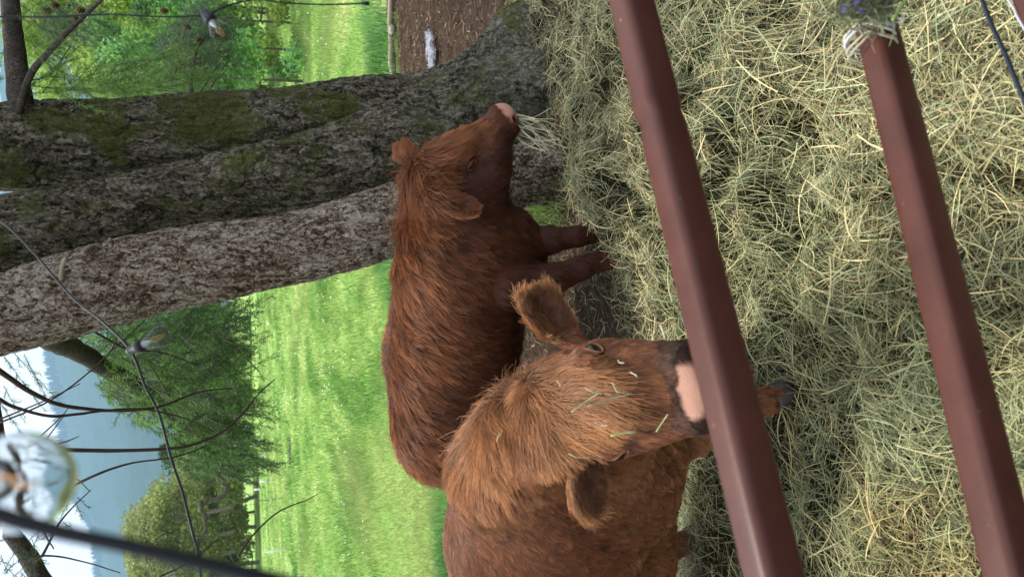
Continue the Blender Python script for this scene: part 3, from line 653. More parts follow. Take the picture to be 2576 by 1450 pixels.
# ------------------------------------------------------------------ limbs, twigs and needles
m_limb = bark_mat('limb_bark', [(.25, (.03, .022, .018)), (.5, (.075, .06, .048)), (.8, (.18, .155, .13))], (.1, .12, .03), (.2, .22, .18), (.02, .012, .008), 2.2, .4)
def leafify(m, k=.45):
    nt_ = m.node_tree; b_ = nt_.nodes['Principled BSDF']; tr = nt_.nodes.new('ShaderNodeBsdfTranslucent'); mx_ = nt_.nodes.new('ShaderNodeMixShader'); mx_.inputs[0].default_value = k
    a_ = [n_ for n_ in nt_.nodes if n_.type == 'ATTRIBUTE'][0]; nt_.links.new(a_.outputs['Color'], tr.inputs['Color']); nt_.links.new(b_.outputs[0], mx_.inputs[1]); nt_.links.new(tr.outputs[0], mx_.inputs[2])
    nt_.links.new(mx_.outputs[0], nt_.nodes['Material Output'].inputs['Surface'])
m_twig = mat('twig_bark', .85, .2, attr=True)
m_ndl = mat('conifer_needles', .55, .25, attr=True); m_ndl.node_tree.nodes['Principled BSDF'].inputs['Subsurface Weight'].default_value = 0
leafify(m_ndl, .3)
m_cone = mat('cone_scales', .8, .2, attr=True)
def pathpx(pts, n=24, jit=.0):
    w_ = spline(np.array([P(*p[:3]) for p in pts]), n)
    if jit: w_ = w_ + jit*np.stack([fbm(w_*3+k*17, 3) for k in range(3)], 1)
    return w_
def limb(t, pts, r0, r1, name='branch', mt=None, n=30, ns=10, col=(.06, .045, .035), jit=.02):
    w_ = pathpx(pts, n, jit); V, F = tube(w_, np.linspace(r0, r1, n)*(1+.12*fbm(w_*25, 2)), ns)
    return w_, mesh(name, V, F, mt or m_twig, t, np.tile(col, (len(V), 1)))
def needles_on(paths, gap, ln, wd, cols, spread=.9, flat=.55):
    """triangular needles set along each path"""
    Ps = []; Ts = []; Cs = []
    for w_ in paths:
        seg = np.linalg.norm(np.diff(w_, axis=0), axis=1); L = seg.sum(); n = max(int(L/gap), 3); s_ = np.concatenate([[0], np.cumsum(seg)]); q = np.linspace(0, L, n)
        Ps.append(np.stack([np.interp(q, s_, w_[:, k]) for k in range(3)], 1)); tt = np.gradient(Ps[-1], axis=0); Ts.append(nrm(tt)); Cs.append(np.repeat(pal(1, *cols), n, 0)*rng.uniform(.6, 1.4))
    p = np.concatenate(Ps); T = np.concatenate(Ts); n = len(p)
    rd = rng.normal(0, 1, (n, 3)); rd[:, 2] *= flat; rd = nrm(rd-T*np.sum(rd*T, 1, keepdims=True)); d = nrm(rd*spread+T*.6)
    sd_ = nrm(np.cross(d, rng.normal(0, 1, (n, 3)))); L = ln*rng.uniform(.7, 1.15, (n, 1)); W = wd
    V = np.stack([p-sd_*W/2, p+sd_*W/2, p+d*L+sd_*W*.12, p+d*L-sd_*W*.12], 1).reshape(-1, 3); F = np.arange(4*n).reshape(n, 4)
    return V, F, np.repeat(np.clip((pal(n, *cols)*.4+np.concatenate(Cs)*.6), .01, .9), 4, 0)
def sprig_paths(base, d, L, nside, droop=.25, sub=.45):
    """a shoot with side shoots in rough plane"""
    n = 9; t = np.linspace(0, 1, n)[:, None]; d = nrm(d); main = base+d*L*t+np.array([0, 0, -1])*droop*L*t*t+ np.array([fbm(base[None]*3+k*9, 2)[0] for k in range(3)])*L*.25*t*t
    out = [main]; sdv = nrm(np.cross(d, [0, 0, 1.])+rng.normal(0, .3, 3))
    for k in range(nside):
        f = (k+1)/(nside+1.); i = int(f*(n-1)); s_ = 1 if k % 2 else -1; dd = nrm(d*.9+sdv*s_*rng.uniform(.6, 1.1)+rng.normal(0, .15, 3)); l2 = L*sub*(1-.6*f)*rng.uniform(.6, 1.2)
        tt = np.linspace(0, 1, 5)[:, None]; out.append(main[i]+dd*l2*tt+np.array([0, 0, -1])*droop*1.2*l2*tt*tt)
    return out
GRN = ([(.15, .30, .055), (.08, .18, .05), (.26, .45, .09), (.08, .14, .065)], [3, 2.5, 2.2, 1.4])
GRY = ([(.13, .19, .12), (.07, .13, .065), (.10, .19, .07)], [2, 3, 2])
DRK = ([(.05, .10, .04), (.09, .18, .055), (.14, .27, .07)], [3, 3, 1.8])
def foliage(t, sprigs, gap, ln, wd, cols, wood=True, name='needles', flat=.55, twr=.0016):
    mbn = MB(); V, F, c = needles_on(sprigs, gap, ln, wd, cols, flat=flat); mbn.add(V, F, c); o = mbn.build(name, m_ndl, t, smooth=False, kind='stuff')
    if wood:
        mw = MB()
        for s_ in sprigs: V, F = tube(s_[::2] if len(s_) > 6 else s_, np.linspace(twr, twr*.5, len(s_[::2] if len(s_) > 6 else s_)), 3, False); mw.add(V, F, (.07, .05, .035))
        mw.build('twig', m_twig, t, kind='stuff')
def poly_pts(poly, n):
    poly = np.array(poly, float); lo, hi = poly.min(0), poly.max(0); out = []
    while len(out) < n:
        q = rng.uniform(lo, hi); c = False; j = len(poly)-1
        for i in range(len(poly)):
            if (poly[i, 1] > q[1]) != (poly[j, 1] > q[1]) and q[0] < (poly[j, 0]-poly[i, 0])*(q[1]-poly[i, 1])/(poly[j, 1]-poly[i, 1])+poly[i, 0]: c = not c
            j = i
        if c: out.append(q)
    return np.array(out)
def cone_cone(c, L, d):
    """a hanging fir cone with overlapping scales"""
    V0, F0 = lathe([(.001, 0), (.28, .12), (.36, .4), (.28, .75), (.001, 1)], 8); m = MB(); m.add(orient(V0*np.array([.8, .8, 1]), c, d, L), F0, (.07, .036, .022))
    for k in range(34):
        z = .06+.88*k/34; a = k*2.4; r = .36*math.sin(math.pi*min(z*.9+.1, 1))+.06; o = np.array([math.cos(a), math.sin(a), 0.]); s_ = np.array([-o[1], o[0], 0])
        q = np.array([o*r*.6+[0, 0, z]-s_*.13, o*r*.6+[0, 0, z]+s_*.13, o*(r+.10)+[0, 0, z+.12]+s_*.10, o*(r+.13)+[0, 0, z+.15], o*(r+.10)+[0, 0, z+.12]-s_*.10])
        m.add(orient(q, c, d, L), np.array([[0, 1, 2], [0, 2, 3], [0, 3, 4]]), (.12+.04*math.sin(k), .06, .032))
    return m
tA, tB, tC = trees
# thick limb and thin limb on the rightmost trunk
w1, _ = limb(tA, [(60, 300, 4.4), (46, 230, 4.35), (36, 120, 4.3), (24, -20, 4.25), (14, -160, 4.2)], .062, .03, mt=m_limb, n=50, ns=18, jit=.01)
limb(tA, [(42, 285, 4.3), (70, 190, 4.1), (120, 130, 4.0), (165, 85, 3.95), (210, 45, 3.9), (275, -12, 3.85)], .018, .007, mt=m_limb, ns=9)
sp = []
for X, Y, y, dx, dy, L in ((60, 225, 4.2, 60, -40, .35), (62, 215, 4.3, 120, 15, .5), (100, 150, 4.0, 100, 60, .4), (110, 190, 4.1, 90, 10, .4), (60, 100, 4.2, 70, 20, .25), (75, 235, 4.2, 200, -10, .6), (150, 215, 4.3, 160, -30, .5), (200, 235, 4.5, 160, -20, .5), (250, 225, 4.4, 150, -30, .5), (300, 235, 4.6, 120, -15, .5),
                       (10, 200, 4.3, -60, -20, .3), (16, 130, 4.3, -60, 20, .3), (14, 60, 4.3, -60, -10, .3), (40, 40, 4.2, 70, 30, .3), (60, 20, 4.3, 60, 40, .3)):
    b = P(X, Y, y); d = P(X+dx, Y+dy, y+rng.uniform(-.3, .3))-b; sp += sprig_paths(b, d, L, 7, .15)
for q in poly_pts([(200, 170), (430, 130), (480, 225), (330, 238), (200, 238)], 42): b = P(q[0], q[1], rng.uniform(4.6, 5.6)); sp += sprig_paths(b, P(q[0]+100, q[1]-40*rng.random(), 5.)-b, rng.uniform(.18, .35), 5, .1)
foliage(tA, sp, .0028, .026, .0022, GRN, True)
# hanging grey-green boughs with cones
sp = []
for q in poly_pts([(370, 110), (440, 20), (500, 10), (525, 110), (520, 200), (440, 235), (350, 190)], 85): b = P(q[0], q[1], rng.uniform(5.2, 6.6)); sp += sprig_paths(b, P(q[0]+70, q[1]-30+60*rng.random(), 5.8)-b, rng.uniform(.2, .4), 6, .1)
for q in poly_pts([(60, 20), (180, 0), (200, 60), (90, 70)], 22): b = P(q[0], q[1], rng.uniform(5.5, 6.5)); sp += sprig_paths(b, P(q[0]+50, q[1]+40, 6.)-b, rng.uniform(.2, .4), 5, .1)
foliage(tA, sp, .0034, .028, .0030, GRY, True)
limb(tA, [(475, 245, 4.6), (485, 170, 5.2), (500, 115, 5.5), (520, 88, 5.6)], .014, .004, mt=m_limb, ns=7)
for pts in ([(505, 232, 5), (545, 170, 5.2), (570, 140, 5.3)], [(520, 240, 4.9), (550, 190, 5.2), (585, 130, 5.3)], [(440, 180, 5.), (460, 100, 5.2), (490, 30, 5.4)], [(60, 205, 4.2), (110, 195, 4.2), (140, 165, 4.2), (175, 115, 4.2)]): limb(tA, pts, .005, .002, 'twig', n=16, ns=5)
for X, Y, y in ((455, 160, 5.3), (478, 170, 5.4), (495, 100, 5.6), (500, 150, 5.5), (495, 195, 5.5), (430, 125, 5.7), (412, 28, 5.9), (500, 28, 5.9), (470, 65, 5.8), (115, 27, 5.4), (135, 15, 5.6), (200, 28, 5.5), (190, 48, 5.5), (445, 232, 5.2)):
    cone_cone(P(X-10, Y, y), .055, P(X+20, Y+rng.uniform(-6, 6), y)-P(X, Y, y)).build('cone', m_cone, tA, smooth=False)
# middle trunk: dead stubs; sprigs behind its top left edge
for pts, r in (([(265, 640, 4.0), (272, 610, 3.85), (270, 600, 3.78)], .016), ([(250, 635, 4.0), (225, 622, 3.8), (205, 636, 3.65)], .02)): limb(tB, pts, r, r*.5, 'dead_stub', n=10, col=(.26, .22, .16))
limb(tC, [(152, 700, 3.75), (155, 665, 3.6), (165, 643, 3.55)], .011, .007, 'dead_stub', n=10, col=(.28, .23, .17))
# drooping limb of the pale trunk and its foliage
limb(tC, [(60, 800, 4.2), (150, 860, 4.7), (240, 905, 5.1), (330, 960, 5.4), (400, 1010, 5.6), (455, 1060, 5.8), (485, 1100, 5.9)], .07, .018, mt=m_limb, n=60, ns=14, jit=.05)
sp = []; big = [(150, 820), (200, 850), (300, 800), (480, 765), (560, 780), (575, 900), (590, 1000), (560, 1080), (440, 1110), (330, 1060), (260, 1010), (170, 900)]
for q in poly_pts(big, 330):
    yy = rng.uniform(5.0, 7.2); b = P(q[0], q[1], yy); sp += sprig_paths(b, P(q[0]+70, q[1]+rng.uniform(-70, 90), yy+rng.uniform(-.5, .5))-b, rng.uniform(.15, .48), 5, .25)
for q in poly_pts([(400, 1080), (560, 1000), (600, 1100), (640, 1170), (560, 1190), (440, 1200)], 110):
    yy = rng.uniform(5.2, 6.8); b = P(q[0], q[1], yy); sp += sprig_paths(b, P(q[0]+70, q[1]+rng.uniform(0, 40), yy)-b, rng.uniform(.12, .3), 5, .2)
k3 = len(sp)//2
foliage(tC, sp[:k3], .0036, .032, .0040, GRN, True)
foliage(tC, sp[k3:], .0040, .032, .0042, DRK, True)
sp = []
for X, Y, y, dx, dy, L in ((30, 880, 4.4, 60, 70, .35), (60, 890, 4.5, 30, 60, .3), (0, 880, 4.3, 40, 60, .35), (10, 970, 4.2, 20, 40, .2), (0, 1010, 4.2, 25, 40, .2), (575, 1115, 4.6, 70, 0, .2), (573, 1135, 4.6, 75, -3, .21), (578, 1160, 4.6, 65, 2, .19), (580, 930, 5., 40, 10, .2), (585, 985, 5, 40, -5, .2), (500, 765, 4.8, 60, 10, .25)):
    b = P(X, Y, y); sp += sprig_paths(b, P(X+dx, Y+dy, y)-b, L, 4, .05, .3)
foliage(tC, sp, .0026, .024, .0022, GRN, True)
BR = (.075, .055, .045)
for pts, r0, r1 in (([(-30, 900, 3.6), (0, 930, 3.7), (90, 990, 3.9), (170, 1022, 4.1), (290, 1030, 4.3), (400, 1020, 4.5), (500, 985, 4.7), (590, 975, 4.8)], .014, .004),
                    ([(-20, 990, 3.5), (40, 1022, 3.6), (130, 1045, 3.7), (200, 1040, 3.9), (330, 1025, 4.1), (450, 1045, 4.3), (540, 1085, 4.4)], .009, .003),
                    ([(-120, 1160, 3.5), (0, 1130, 3.55), (100, 1122, 3.6), (180, 1131, 3.7), (300, 1135, 3.8), (420, 1128, 3.9), (500, 1112, 4.0), (560, 1085, 4.1), (610, 1040, 4.2), (650, 990, 4.3), (692, 952, 4.35)], .0125, .003),
                    ([(40, 1290, 3.5), (110, 1255, 3.5), (175, 1225, 3.6), (240, 1195, 3.6), (320, 1168, 3.7), (430, 1150, 3.8), (520, 1120, 4.0)], .008, .003),
                    ([(0, 1060, 3.3), (70, 1030, 3.3), (150, 990, 3.4), (230, 930, 3.5), (280, 880, 3.6), (300, 835, 3.7)], .004, .0025),
                    ([(0, 1050, 3.4), (100, 1010, 3.4), (200, 965, 3.5)], .004, .002),
                    ([(150, 1250, 3.8), (190, 1205, 3.8), (225, 1235, 3.8)], .003, .002), ([(60, 1420, 3.5), (110, 1395, 3.5), (200, 1410, 3.6), (300, 1440, 3.7)], .005, .002), ([(100, 1400, 3.6), (150, 1310, 3.7), (228, 1232, 3.8)], .006, .002),
                    ([(90, 1260, 3.7), (110, 1340, 3.6), (130, 1380, 3.6)], .005, .003), ([(400, 1450, 3.5), (470, 1415, 3.6), (550, 1350, 3.7)], .004, .003),
                    ([(600, 1395, 4.0), (640, 1340, 4.1), (700, 1285, 4.2), (770, 1255, 4.3), (800, 1240, 4.35)], .0055, .002), ([(575, 870, 4.6), (610, 895, 4.6), (650, 930, 4.65), (668, 958, 4.7)], .004, .0015), ([(600, 900, 4.6), (620, 885, 4.6), (628, 870, 4.6)], .002, .001),
                    ([(95, 1105, 3.8), (150, 1055, 3.8), (175, 1025, 3.8)], .004, .002), ([(115, 1110, 3.8), (160, 1050, 3.9)], .003, .002), ([(140, 1118, 3.8), (170, 1110, 3.8), (200, 1097, 3.8)], .005, .002),
                    ([(120, 760, 3.9), (300, 870, 4.5), (400, 885, 4.8), (500, 920, 5.)], .008, .003), ([(280, 880, 4.6), (380, 790, 4.6)], .005, .002), ([(430, 1000, 5.), (340, 860, 4.8)], .004, .002),
                    ([(460, 1060, 4.5), (480, 1080, 4.5), (520, 1100, 4.5), (560, 1125, 4.5)], .003, .0015)):
    limb(tC, pts, r0, r1, 'twig', n=36, ns=6, col=BR, jit=.012)
tw = []
for _ in range(70):
    q = poly_pts([(180, 880), (560, 800), (580, 1050), (300, 1050)], 1)[0]; y = rng.uniform(4.6, 5.5); b = P(q[0], q[1], y); a_ = rng.uniform(-.9, .9); tw.append(spline(np.array([b, P(q[0]+40, q[1]+60*a_, y), P(q[0]+80, q[1]+60*a_+30*rng.normal(), y+.1)]), 8))
mw = MB()
for s_ in tw: V, F = tube(s_, np.linspace(.0035, .001, 8), 4, False); mw.add(V, F, (.13, .11, .09))
mw.build('dead_twigs', m_twig, tC, kind='stuff')
# dark limb low in the left sky corner, with bristly shoots
limb(tC, [(28, 1340, 4.6), (60, 1385, 4.6), (92, 1440, 4.6), (130, 1500, 4.6)], .04, .05, mt=m_limb, n=30, ns=14, jit=.02)
limb(tC, [(-20, 1000, 4.6), (-6, 1080, 4.6), (8, 1150, 4.6), (20, 1260, 4.6), (28, 1345, 4.6)], .03, .04, mt=m_limb, n=30, ns=12, jit=.02)
sp = []
for q in poly_pts([(0, 1370), (110, 1290), (130, 1340), (100, 1440), (0, 1450)], 26): b = P(q[0], q[1], rng.uniform(4.1, 4.6)); sp += sprig_paths(b, rng.normal(0, 1, 3)*[1, .4, 1], .10, 3, .0)
for q in poly_pts([(100, 1230), (180, 1230), (225, 1290), (150, 1330)], 10): b = P(q[0], q[1], rng.uniform(3.6, 3.8)); sp += sprig_paths(b, rng.normal(0, 1, 3)*[1, .4, 1], .08, 3, .0)
foliage(tC, sp, .0042, .022, .0016, DRK, True)

# ------------------------------------------------------------------ meadow grass
m_gr = mat('grass_blades', .5, .25, attr=True); leafify(m_gr, .45)
def blades(x, y, z, h, wd, col, lean=.35):
    n = len(x); a = rng.uniform(0, 2*np.pi, n); s_ = np.stack([np.cos(a), np.sin(a), 0*a], 1); ln = rng.normal(0, lean, (n, 2))*h[:, None]; b = np.stack([x, y, z], 1)
    m_ = b+np.stack([ln[:, 0]*.35, ln[:, 1]*.35, h*.6], 1); tp = b+np.stack([ln[:, 0], ln[:, 1], h*(1-.25*rng.random(n))], 1); W = wd[:, None]*.5
    V = np.stack([b-s_*W, b+s_*W, m_+s_*W*.8, m_-s_*W*.8, tp], 1).reshape(-1, 3); k = np.arange(n)*5
    return V, [np.stack([k, k+1, k+2, k+3], 1), np.stack([k+3, k+2, k+4], 1)], np.repeat(col, 5, 0)
GP = [(.24, .40, .08), (.33, .48, .12), (.42, .52, .19), (.13, .26, .06), (.50, .52, .25)]
mg = MB()
n = 260000; y = 5.0*np.exp(rng.random(n)*math.log(9.5)); x = rng.uniform(-1, 1, n)*(.47*y+.3); k = y > edge_y(x)+rng.normal(0, .12, n); x, y = x[k], y[k]; n = len(x)
cl = fb2(x, y*.5, 1.1, 4, 2.); ed = np.exp(-((y-edge_y(x)-.25)/.55)**2); h = (.05+.05*np.clip(cl, 0, 1)+.16*ed*np.clip(.6+cl, 0.2, 1.4))*rng.uniform(.5, 1.3, n)*np.clip(y/9, 1, 1.4)
c = pal(n, GP, [3, 4, 3, 2, 1.], .2); dk = np.clip(.2+3.0*fb2(x, y*.5, 1.2, 3, 4.), 0, 1)[:, None]; c = c*(1-dk*np.array([.5, .32, .45])); h = h*(1+.7*dk[:, 0])
c = c*(1-np.clip(ed*1.2, 0, 1)[:, None]*np.array([.38, .15, .05]))
yl = np.clip(fb2(x, y*.6, .55, 3, 8.)*2.5+.9*np.exp(-((y-edge_y(x)-1.9)/1.1)**2)-.05, 0, 1)[:, None]*.6*(1-np.clip(ed, 0, 1)[:, None]); c = c*(1-yl)+np.array([.48, .48, .20])*yl*rng.uniform(.7, 1.2, (n, 1))
V, F, C3 = blades(x, y, gz(x, y)-.005, h, (.0032+.00045*y)*rng.uniform(.6, 1.3, n), c); mg.add(V, F, C3)
tag(mg.build('meadow_grass', m_gr, smooth=False), 'bright green meadow grass, longer along the edge of the soil', 'grass', kind='stuff')
mg = MB()
for X, Y, r, nb, hh in ((1350, 510, .09, 260, .11), (1395, 545, .07, 120, .08), (1330, 480, .05, 60, .06)):
    c0_ = PG(X, Y, .03); n = nb; a = rng.normal(0, r, (n, 2)); x = c0_[0]+a[:, 0]; y = c0_[1]+a[:, 1]
    V, F, C3 = blades(x, y, 0*x+.01, hh*rng.uniform(.5, 1.2, n), np.full(n, .004), pal(n, GP[:4], [5, 2, 1, 4]), .7); mg.add(V, F, C3)
tag(mg.build('grass_tuft', m_gr, smooth=False, kind='stuff'), 'small green grass tuft growing between the leaning trunk and the chewing cow', 'grass')
# tiny white and yellow flowers scattered through the meadow
mw = MB(); n = 900; y = 8.5*np.exp(rng.random(n)*math.log(4)); x = rng.uniform(-1, 1, n)*.45*y; kk = (fb2(x, y*2, .7, 2, 4.) > .05); x, y = x[kk], y[kk]
for xx, yy in zip(x, y):
    s_ = .004+.0011*yy*rng.uniform(.5, 1); z = float(gz(xx, yy))+.09+.08*rng.random(); q = np.array([[xx-s_, yy, z], [xx, yy-s_, z+s_*.3], [xx+s_, yy, z], [xx, yy+s_, z+s_*.3], [xx, yy, z+s_*.8]])
    mw.add(q, np.array([[0, 1, 4], [1, 2, 4], [2, 3, 4], [3, 0, 4]]), (.75, .75, .7) if rng.random() < .93 else (.8, .6, .05))
tag(mw.build('meadow_flowers', mat('petals', .6, .2, attr=True), smooth=False), 'tiny white and yellow flowers dotted over the meadow', 'flowers', kind='stuff')
# stick lying on the soil edge, and a grey tuft
def thing_tube(name, pts, r, label, cat, mt, col=(1, 1, 1), n=30, ns=8, group=None, jit=0.):
    w_ = np.array(pts, float); w_ = spline(w_, n)
    if jit: w_ = w_+jit*np.stack([fbm(w_*4+k*17, 3) for k in range(3)], 1)
    V, F = tube(w_, np.interp(np.linspace(0, 1, n), np.linspace(0, 1, len(r)), r), ns); return tag(mesh(name, V, F, mt, None, np.tile(col, (len(V), 1))), label, cat, group)
a_, b_ = PG(985, -60, .03), PG(988, 200, .03)
thing_tube('fallen_branch', [a_, (a_+b_)/2+[0, .06, .01], b_], [.022, .03, .026], 'pale weathered stick lying where the soil meets the meadow', 'stick', m_twig, (.30, .25, .19), jit=.03)
wl = MB(); c0_ = PG(1090, 130, .02); n = 1300; t_ = np.clip(rng.normal(0, .5, n), -1.2, 1.3)+.25*np.sign(rng.normal(0, 1, n)); px_ = c0_+np.stack([t_*.15, t_*.05+rng.normal(0, .045, n)*(1-.5*abs(t_))+.03*np.sin(t_*7), .01+rng.random(n)*.03], 1)
V, F, C3 = sticks(n, px_, np.stack([rng.normal(0, 1, n)+.8, rng.normal(0, .6, n), rng.normal(0, .3, n)], 1), rng.uniform(.02, .06, n), np.full(n, .003), 2, pal(n, [(.55, .56, .62), (.40, .42, .48)], [1, 1], .1)); wl.add(V, F, C3)
tag(wl.build('wool_tuft', m_hay, smooth=False), 'ragged grey white tuft of wool lying on the bare soil', 'wool')
rk = MB()
V0, F0 = lathe([(.001, -1), (.6, -.8), (1, 0), (.7, .7), (.001, .95)], 12); c0_ = PG(985, 75, .04)
tag(mesh('stone', (V0+.15*fbm(V0*2, 2)[:, None])*[.05, .04, .035]+c0_, F0, mat('pale_stone', .9, .1, (.4, .36, .3))), 'small pale stone beside the weathered stick', 'stone')
dc = PG(733, 1125, .06); dk_ = MB()
for k in range(7):
    V0, F0 = lathe([(.001, -1), (.7, -.7), (1, 0), (.7, .7), (.001, 1)], 10); dk_.add(V0*[.08, .05, .05]*rng.uniform(.6, 1.3)+dc+[(k-3)*.09, rng.normal(0, .03), .02+.03*rng.random()], F0)
tag(dk_.build('tarp_scrap', mat('dark_sheet', .5, .3, (.05, .06, .09)), col=False), 'crumpled dark blue sheet lying in the meadow grass', 'sheet')

# ------------------------------------------------------------------ fences in the meadow
m_post = mat('steel_post', .6, .4, (.11, .07, .05)); m_white = mat('white_plastic', .4, .4, (.75, .76, .78)); m_yel = mat('yellow_plastic', .4, .4, (.8, .55, .03)); m_wire = mat('wire', .4, .5, (.12, .11, .10)); m_grey = mat('grey_post', .6, .3, (.32, .35, .38))
def field_post(X0, Y0, X1, label, mt, ins, r, tilt=0.):
    # X1 = picture X of the foot (the ground), X0 the top
    f = PG(X1, Y0, .08); y = f[1]; top = P(X0, Y0, y); t = empty('fence_post', f, label, 'post', 'thin posts standing in the meadow')
    V, F = tube([f-[0, 0, .1], (f+[tilt*.5, 0, (top[2]-f[2])*.5]), f+[tilt, 0, top[2]-f[2]]], r, 8); mesh('post', V, F, mt, t)
    for fr in ins:
        c = f+np.array([tilt*fr, -r, (top[2]-f[2])*fr]); V, F = lathe([(.001, -1), (1, -1), (1, -.3), (.6, 0), (1, .3), (1, 1), (.001, 1)], 10); mesh('insulator', V*[r*1.6, r*1.6, r*2]+c, F, m_white if ins is not YL else m_yel, t)
    return f, top
YL = (.28, .08)
field_post(571, 783, 643, 'slim grey post with three white clips left of the leaning trunk when upright', m_grey, (.1, .4, .75), .012)
field_post(613, 1010, 671, 'thin brown post carrying yellow insulators', m_post, YL, .012)
field_post(648, 1253, 698, 'thin brown post carrying white insulators', m_post, (.03, .35), .014)
field_post(668, 1380, 721, 'plain white post, largest of the meadow posts', m_white, (), .022)
ft = empty('wire_fence', (-20, 45, 0), 'long low wire fence on many thin posts at the far side of the meadow', 'fence')
fp = []
for k in range(14):
    Y = 1110+k*26; f = PG(648-.0*k, Y, .05); X1 = 640+k*.8; f = PG(X1, Y, .05); fp.append(f); V, F = tube([f-[0, 0, .1], f+[0, 0, 1.15]], .016, 6); mesh('post', V, F, m_grey, ft)
fp = np.array(fp)
for hgt, rr in ((1.12, .007), (.75, .010), (.4, .010)): V, F = tube(fp+[0, 0, hgt], rr, 5); mesh('wire', V, F, m_wire, ft)
SL = ['short white stake under the conifer boughs, nearest the trunks', 'short white stake beside the hanging conifer sprigs', 'short white stake between the two lowest sprigs and the brown insulator post', 'smaller white stake close to the far fence', 'white stake just above the brown post with white insulators']
for X, Y, l_ in ((618, 1070, 22), (633, 1115, 22), (653, 1208, 22), (655, 1145, 14), (640, 1228, 20)):
    f = PG(X+l_, Y, .05); V, F = tube([f-[0, 0, .1], f+[0, 0, pxr(f, l_)]], pxr(f, 2.4), 6); tag(mesh('marker_stake', V, F, m_white), SL.pop(0), 'stake', 'short white stakes in the far meadow')

# ------------------------------------------------------------------ far trees
m_leaf = mat('leaves', .6, .2, attr=True); leafify(m_leaf, .4)
def leafy(name, base, h_, wdt, dpt, cols, label, nleaf, lsz, group, trunkc=(.16, .14, .12), low=.15, lobes=26, limbs=9, tr=.12, lean=0.):
    t = empty(name, (base[0], base[1], 0), label, 'tree', group); base = np.array([base[0], base[1], 0.])
    path = spline([base, base+[lean*.4+.1*wdt*rng.normal()*.3, 0, h_*.45], base+[lean, 0, h_*.85]], 14); V, F = tube(path, np.linspace(tr, tr*.25, 14), 9); mesh('trunk', V, F, m_twig, t, np.tile(trunkc, (len(V), 1)))
    mw = MB(); cs = []
    for k in range(lobes):
        a = rng.uniform(0, 2*np.pi); hz_ = low+(1-low)*rng.random()**.85; rr = math.sin(math.pi*min(max((hz_-low)/(1-low)*.85+.12, 0), 1))**.7
        c = base+np.array([lean*hz_+math.cos(a)*wdt*.5*rr*rng.uniform(.5, 1), math.sin(a)*dpt*.5*rr, h_*hz_]); cs.append(c)
        if k < limbs*2: b = path[int(min(hz_*.8, .95)*13)]; V, F = tube(spline([b, (b+c)/2+[0, 0, -.03*h_], c], 6), np.linspace(tr*.35, tr*.08, 6), 5, False); mw.add(V, F, trunkc)
    if mw.n: mw.build('limb', m_twig, t, kind='stuff')
    cs = np.array(cs); k = rng.integers(0, lobes, nleaf); d = nrm(rng.normal(0, 1, (nleaf, 3)))*(rng.random((nleaf, 1))**.45); sc = np.array([wdt*.17, dpt*.17, h_*.085])*rng.uniform(.6, 1.35, (lobes, 1))[k]
    p = cs[k]+d*sc; p[:, 2] = np.maximum(p[:, 2], .1); u = nrm(rng.normal(0, 1, (nleaf, 3))); v = nrm(np.cross(u, rng.normal(0, 1, (nleaf, 3)))); s_ = lsz*rng.uniform(.5, 1.3, (nleaf, 1))
    V = np.stack([p-u*s_, p-v*s_*.5, p+u*s_, p+v*s_*.5], 1).reshape(-1, 3); C3 = pal(nleaf, *cols, .18)*(1+.25*rng.normal(0, 1, (lobes, 1))[k]).clip(.5, 1.5)
    mesh('crown', V, np.arange(4*nleaf).reshape(-1, 4), m_leaf, t, np.repeat(C3, 4, 0), False, 'stuff')
    return t
LG = ([(.30, .42, .10), (.36, .46, .13), (.20, .32, .07)], [3, 2, 2]); LY = ([(.34, .36, .13), (.26, .31, .11), (.17, .22, .09)], [3, 3, 2]); LD = ([(.07, .14, .05), (.11, .20, .065), (.045, .09, .035)], [3, 2, 2]); LB = ([(.15, .30, .11), (.20, .37, .10), (.10, .20, .08)], [3, 3, 2])
def at_px(Xb, Y, y): p = P(Xb, Y, y); return (p[0], y, 0.)
def top_h(X, Y, y): return P(X, Y, y)[2]
gL = 'pale leafy trees at the far left of the meadow when upright'
for Y, y, Xt, w_, lab in ((1420, 56, 330, 8., 'pale olive leafy tree at the left picture edge when upright'), (1330, 62, 320, 9., 'tallest pale yellow green leafy tree below the hills'), (1250, 58, 350, 8, 'pale leafy tree with crooked grey trunk between the tallest pale tree and the conifer boughs')):
    leafy('leafy_tree', at_px(600, Y, y), top_h(Xt, Y, y), w_, 7, LY, lab, 20000, .12, gL, (.24, .22, .2), .12, 40, 12, .16, rng.normal(0, .5))
gD = 'dark trees in the row behind the far fence'
darkl = ['dark bushy tree behind the wire fence at the left edge when upright', 'dark bushy tree second from the left in the far row', 'dark green tree with bare grey lower trunk behind the fence', 'dark green tree just left of the drooping boughs', 'dark tree glimpsed beneath the drooping conifer boughs', 'dark tree right of centre beneath the drooping boughs', 'green tree close left of the leaning pale trunk', 'green tree half behind the leaning pale trunk']
for k, (Y, y, Xt) in enumerate(((1440, 64, 470), (1370, 69, 450), (1290, 67, 440), (1200, 70, 430), (1110, 67, 400), (1010, 70, 380), (900, 67, 330), (800, 66, 330))):
    leafy('leafy_tree', at_px(600, Y, y), top_h(Xt, Y, y), 5.6, 5., LD if k < 5 else LB, darkl[k], 10000, .13, gD, (.2, .18, .16), .02 if k > 3 else .22, 26, 8, .12)
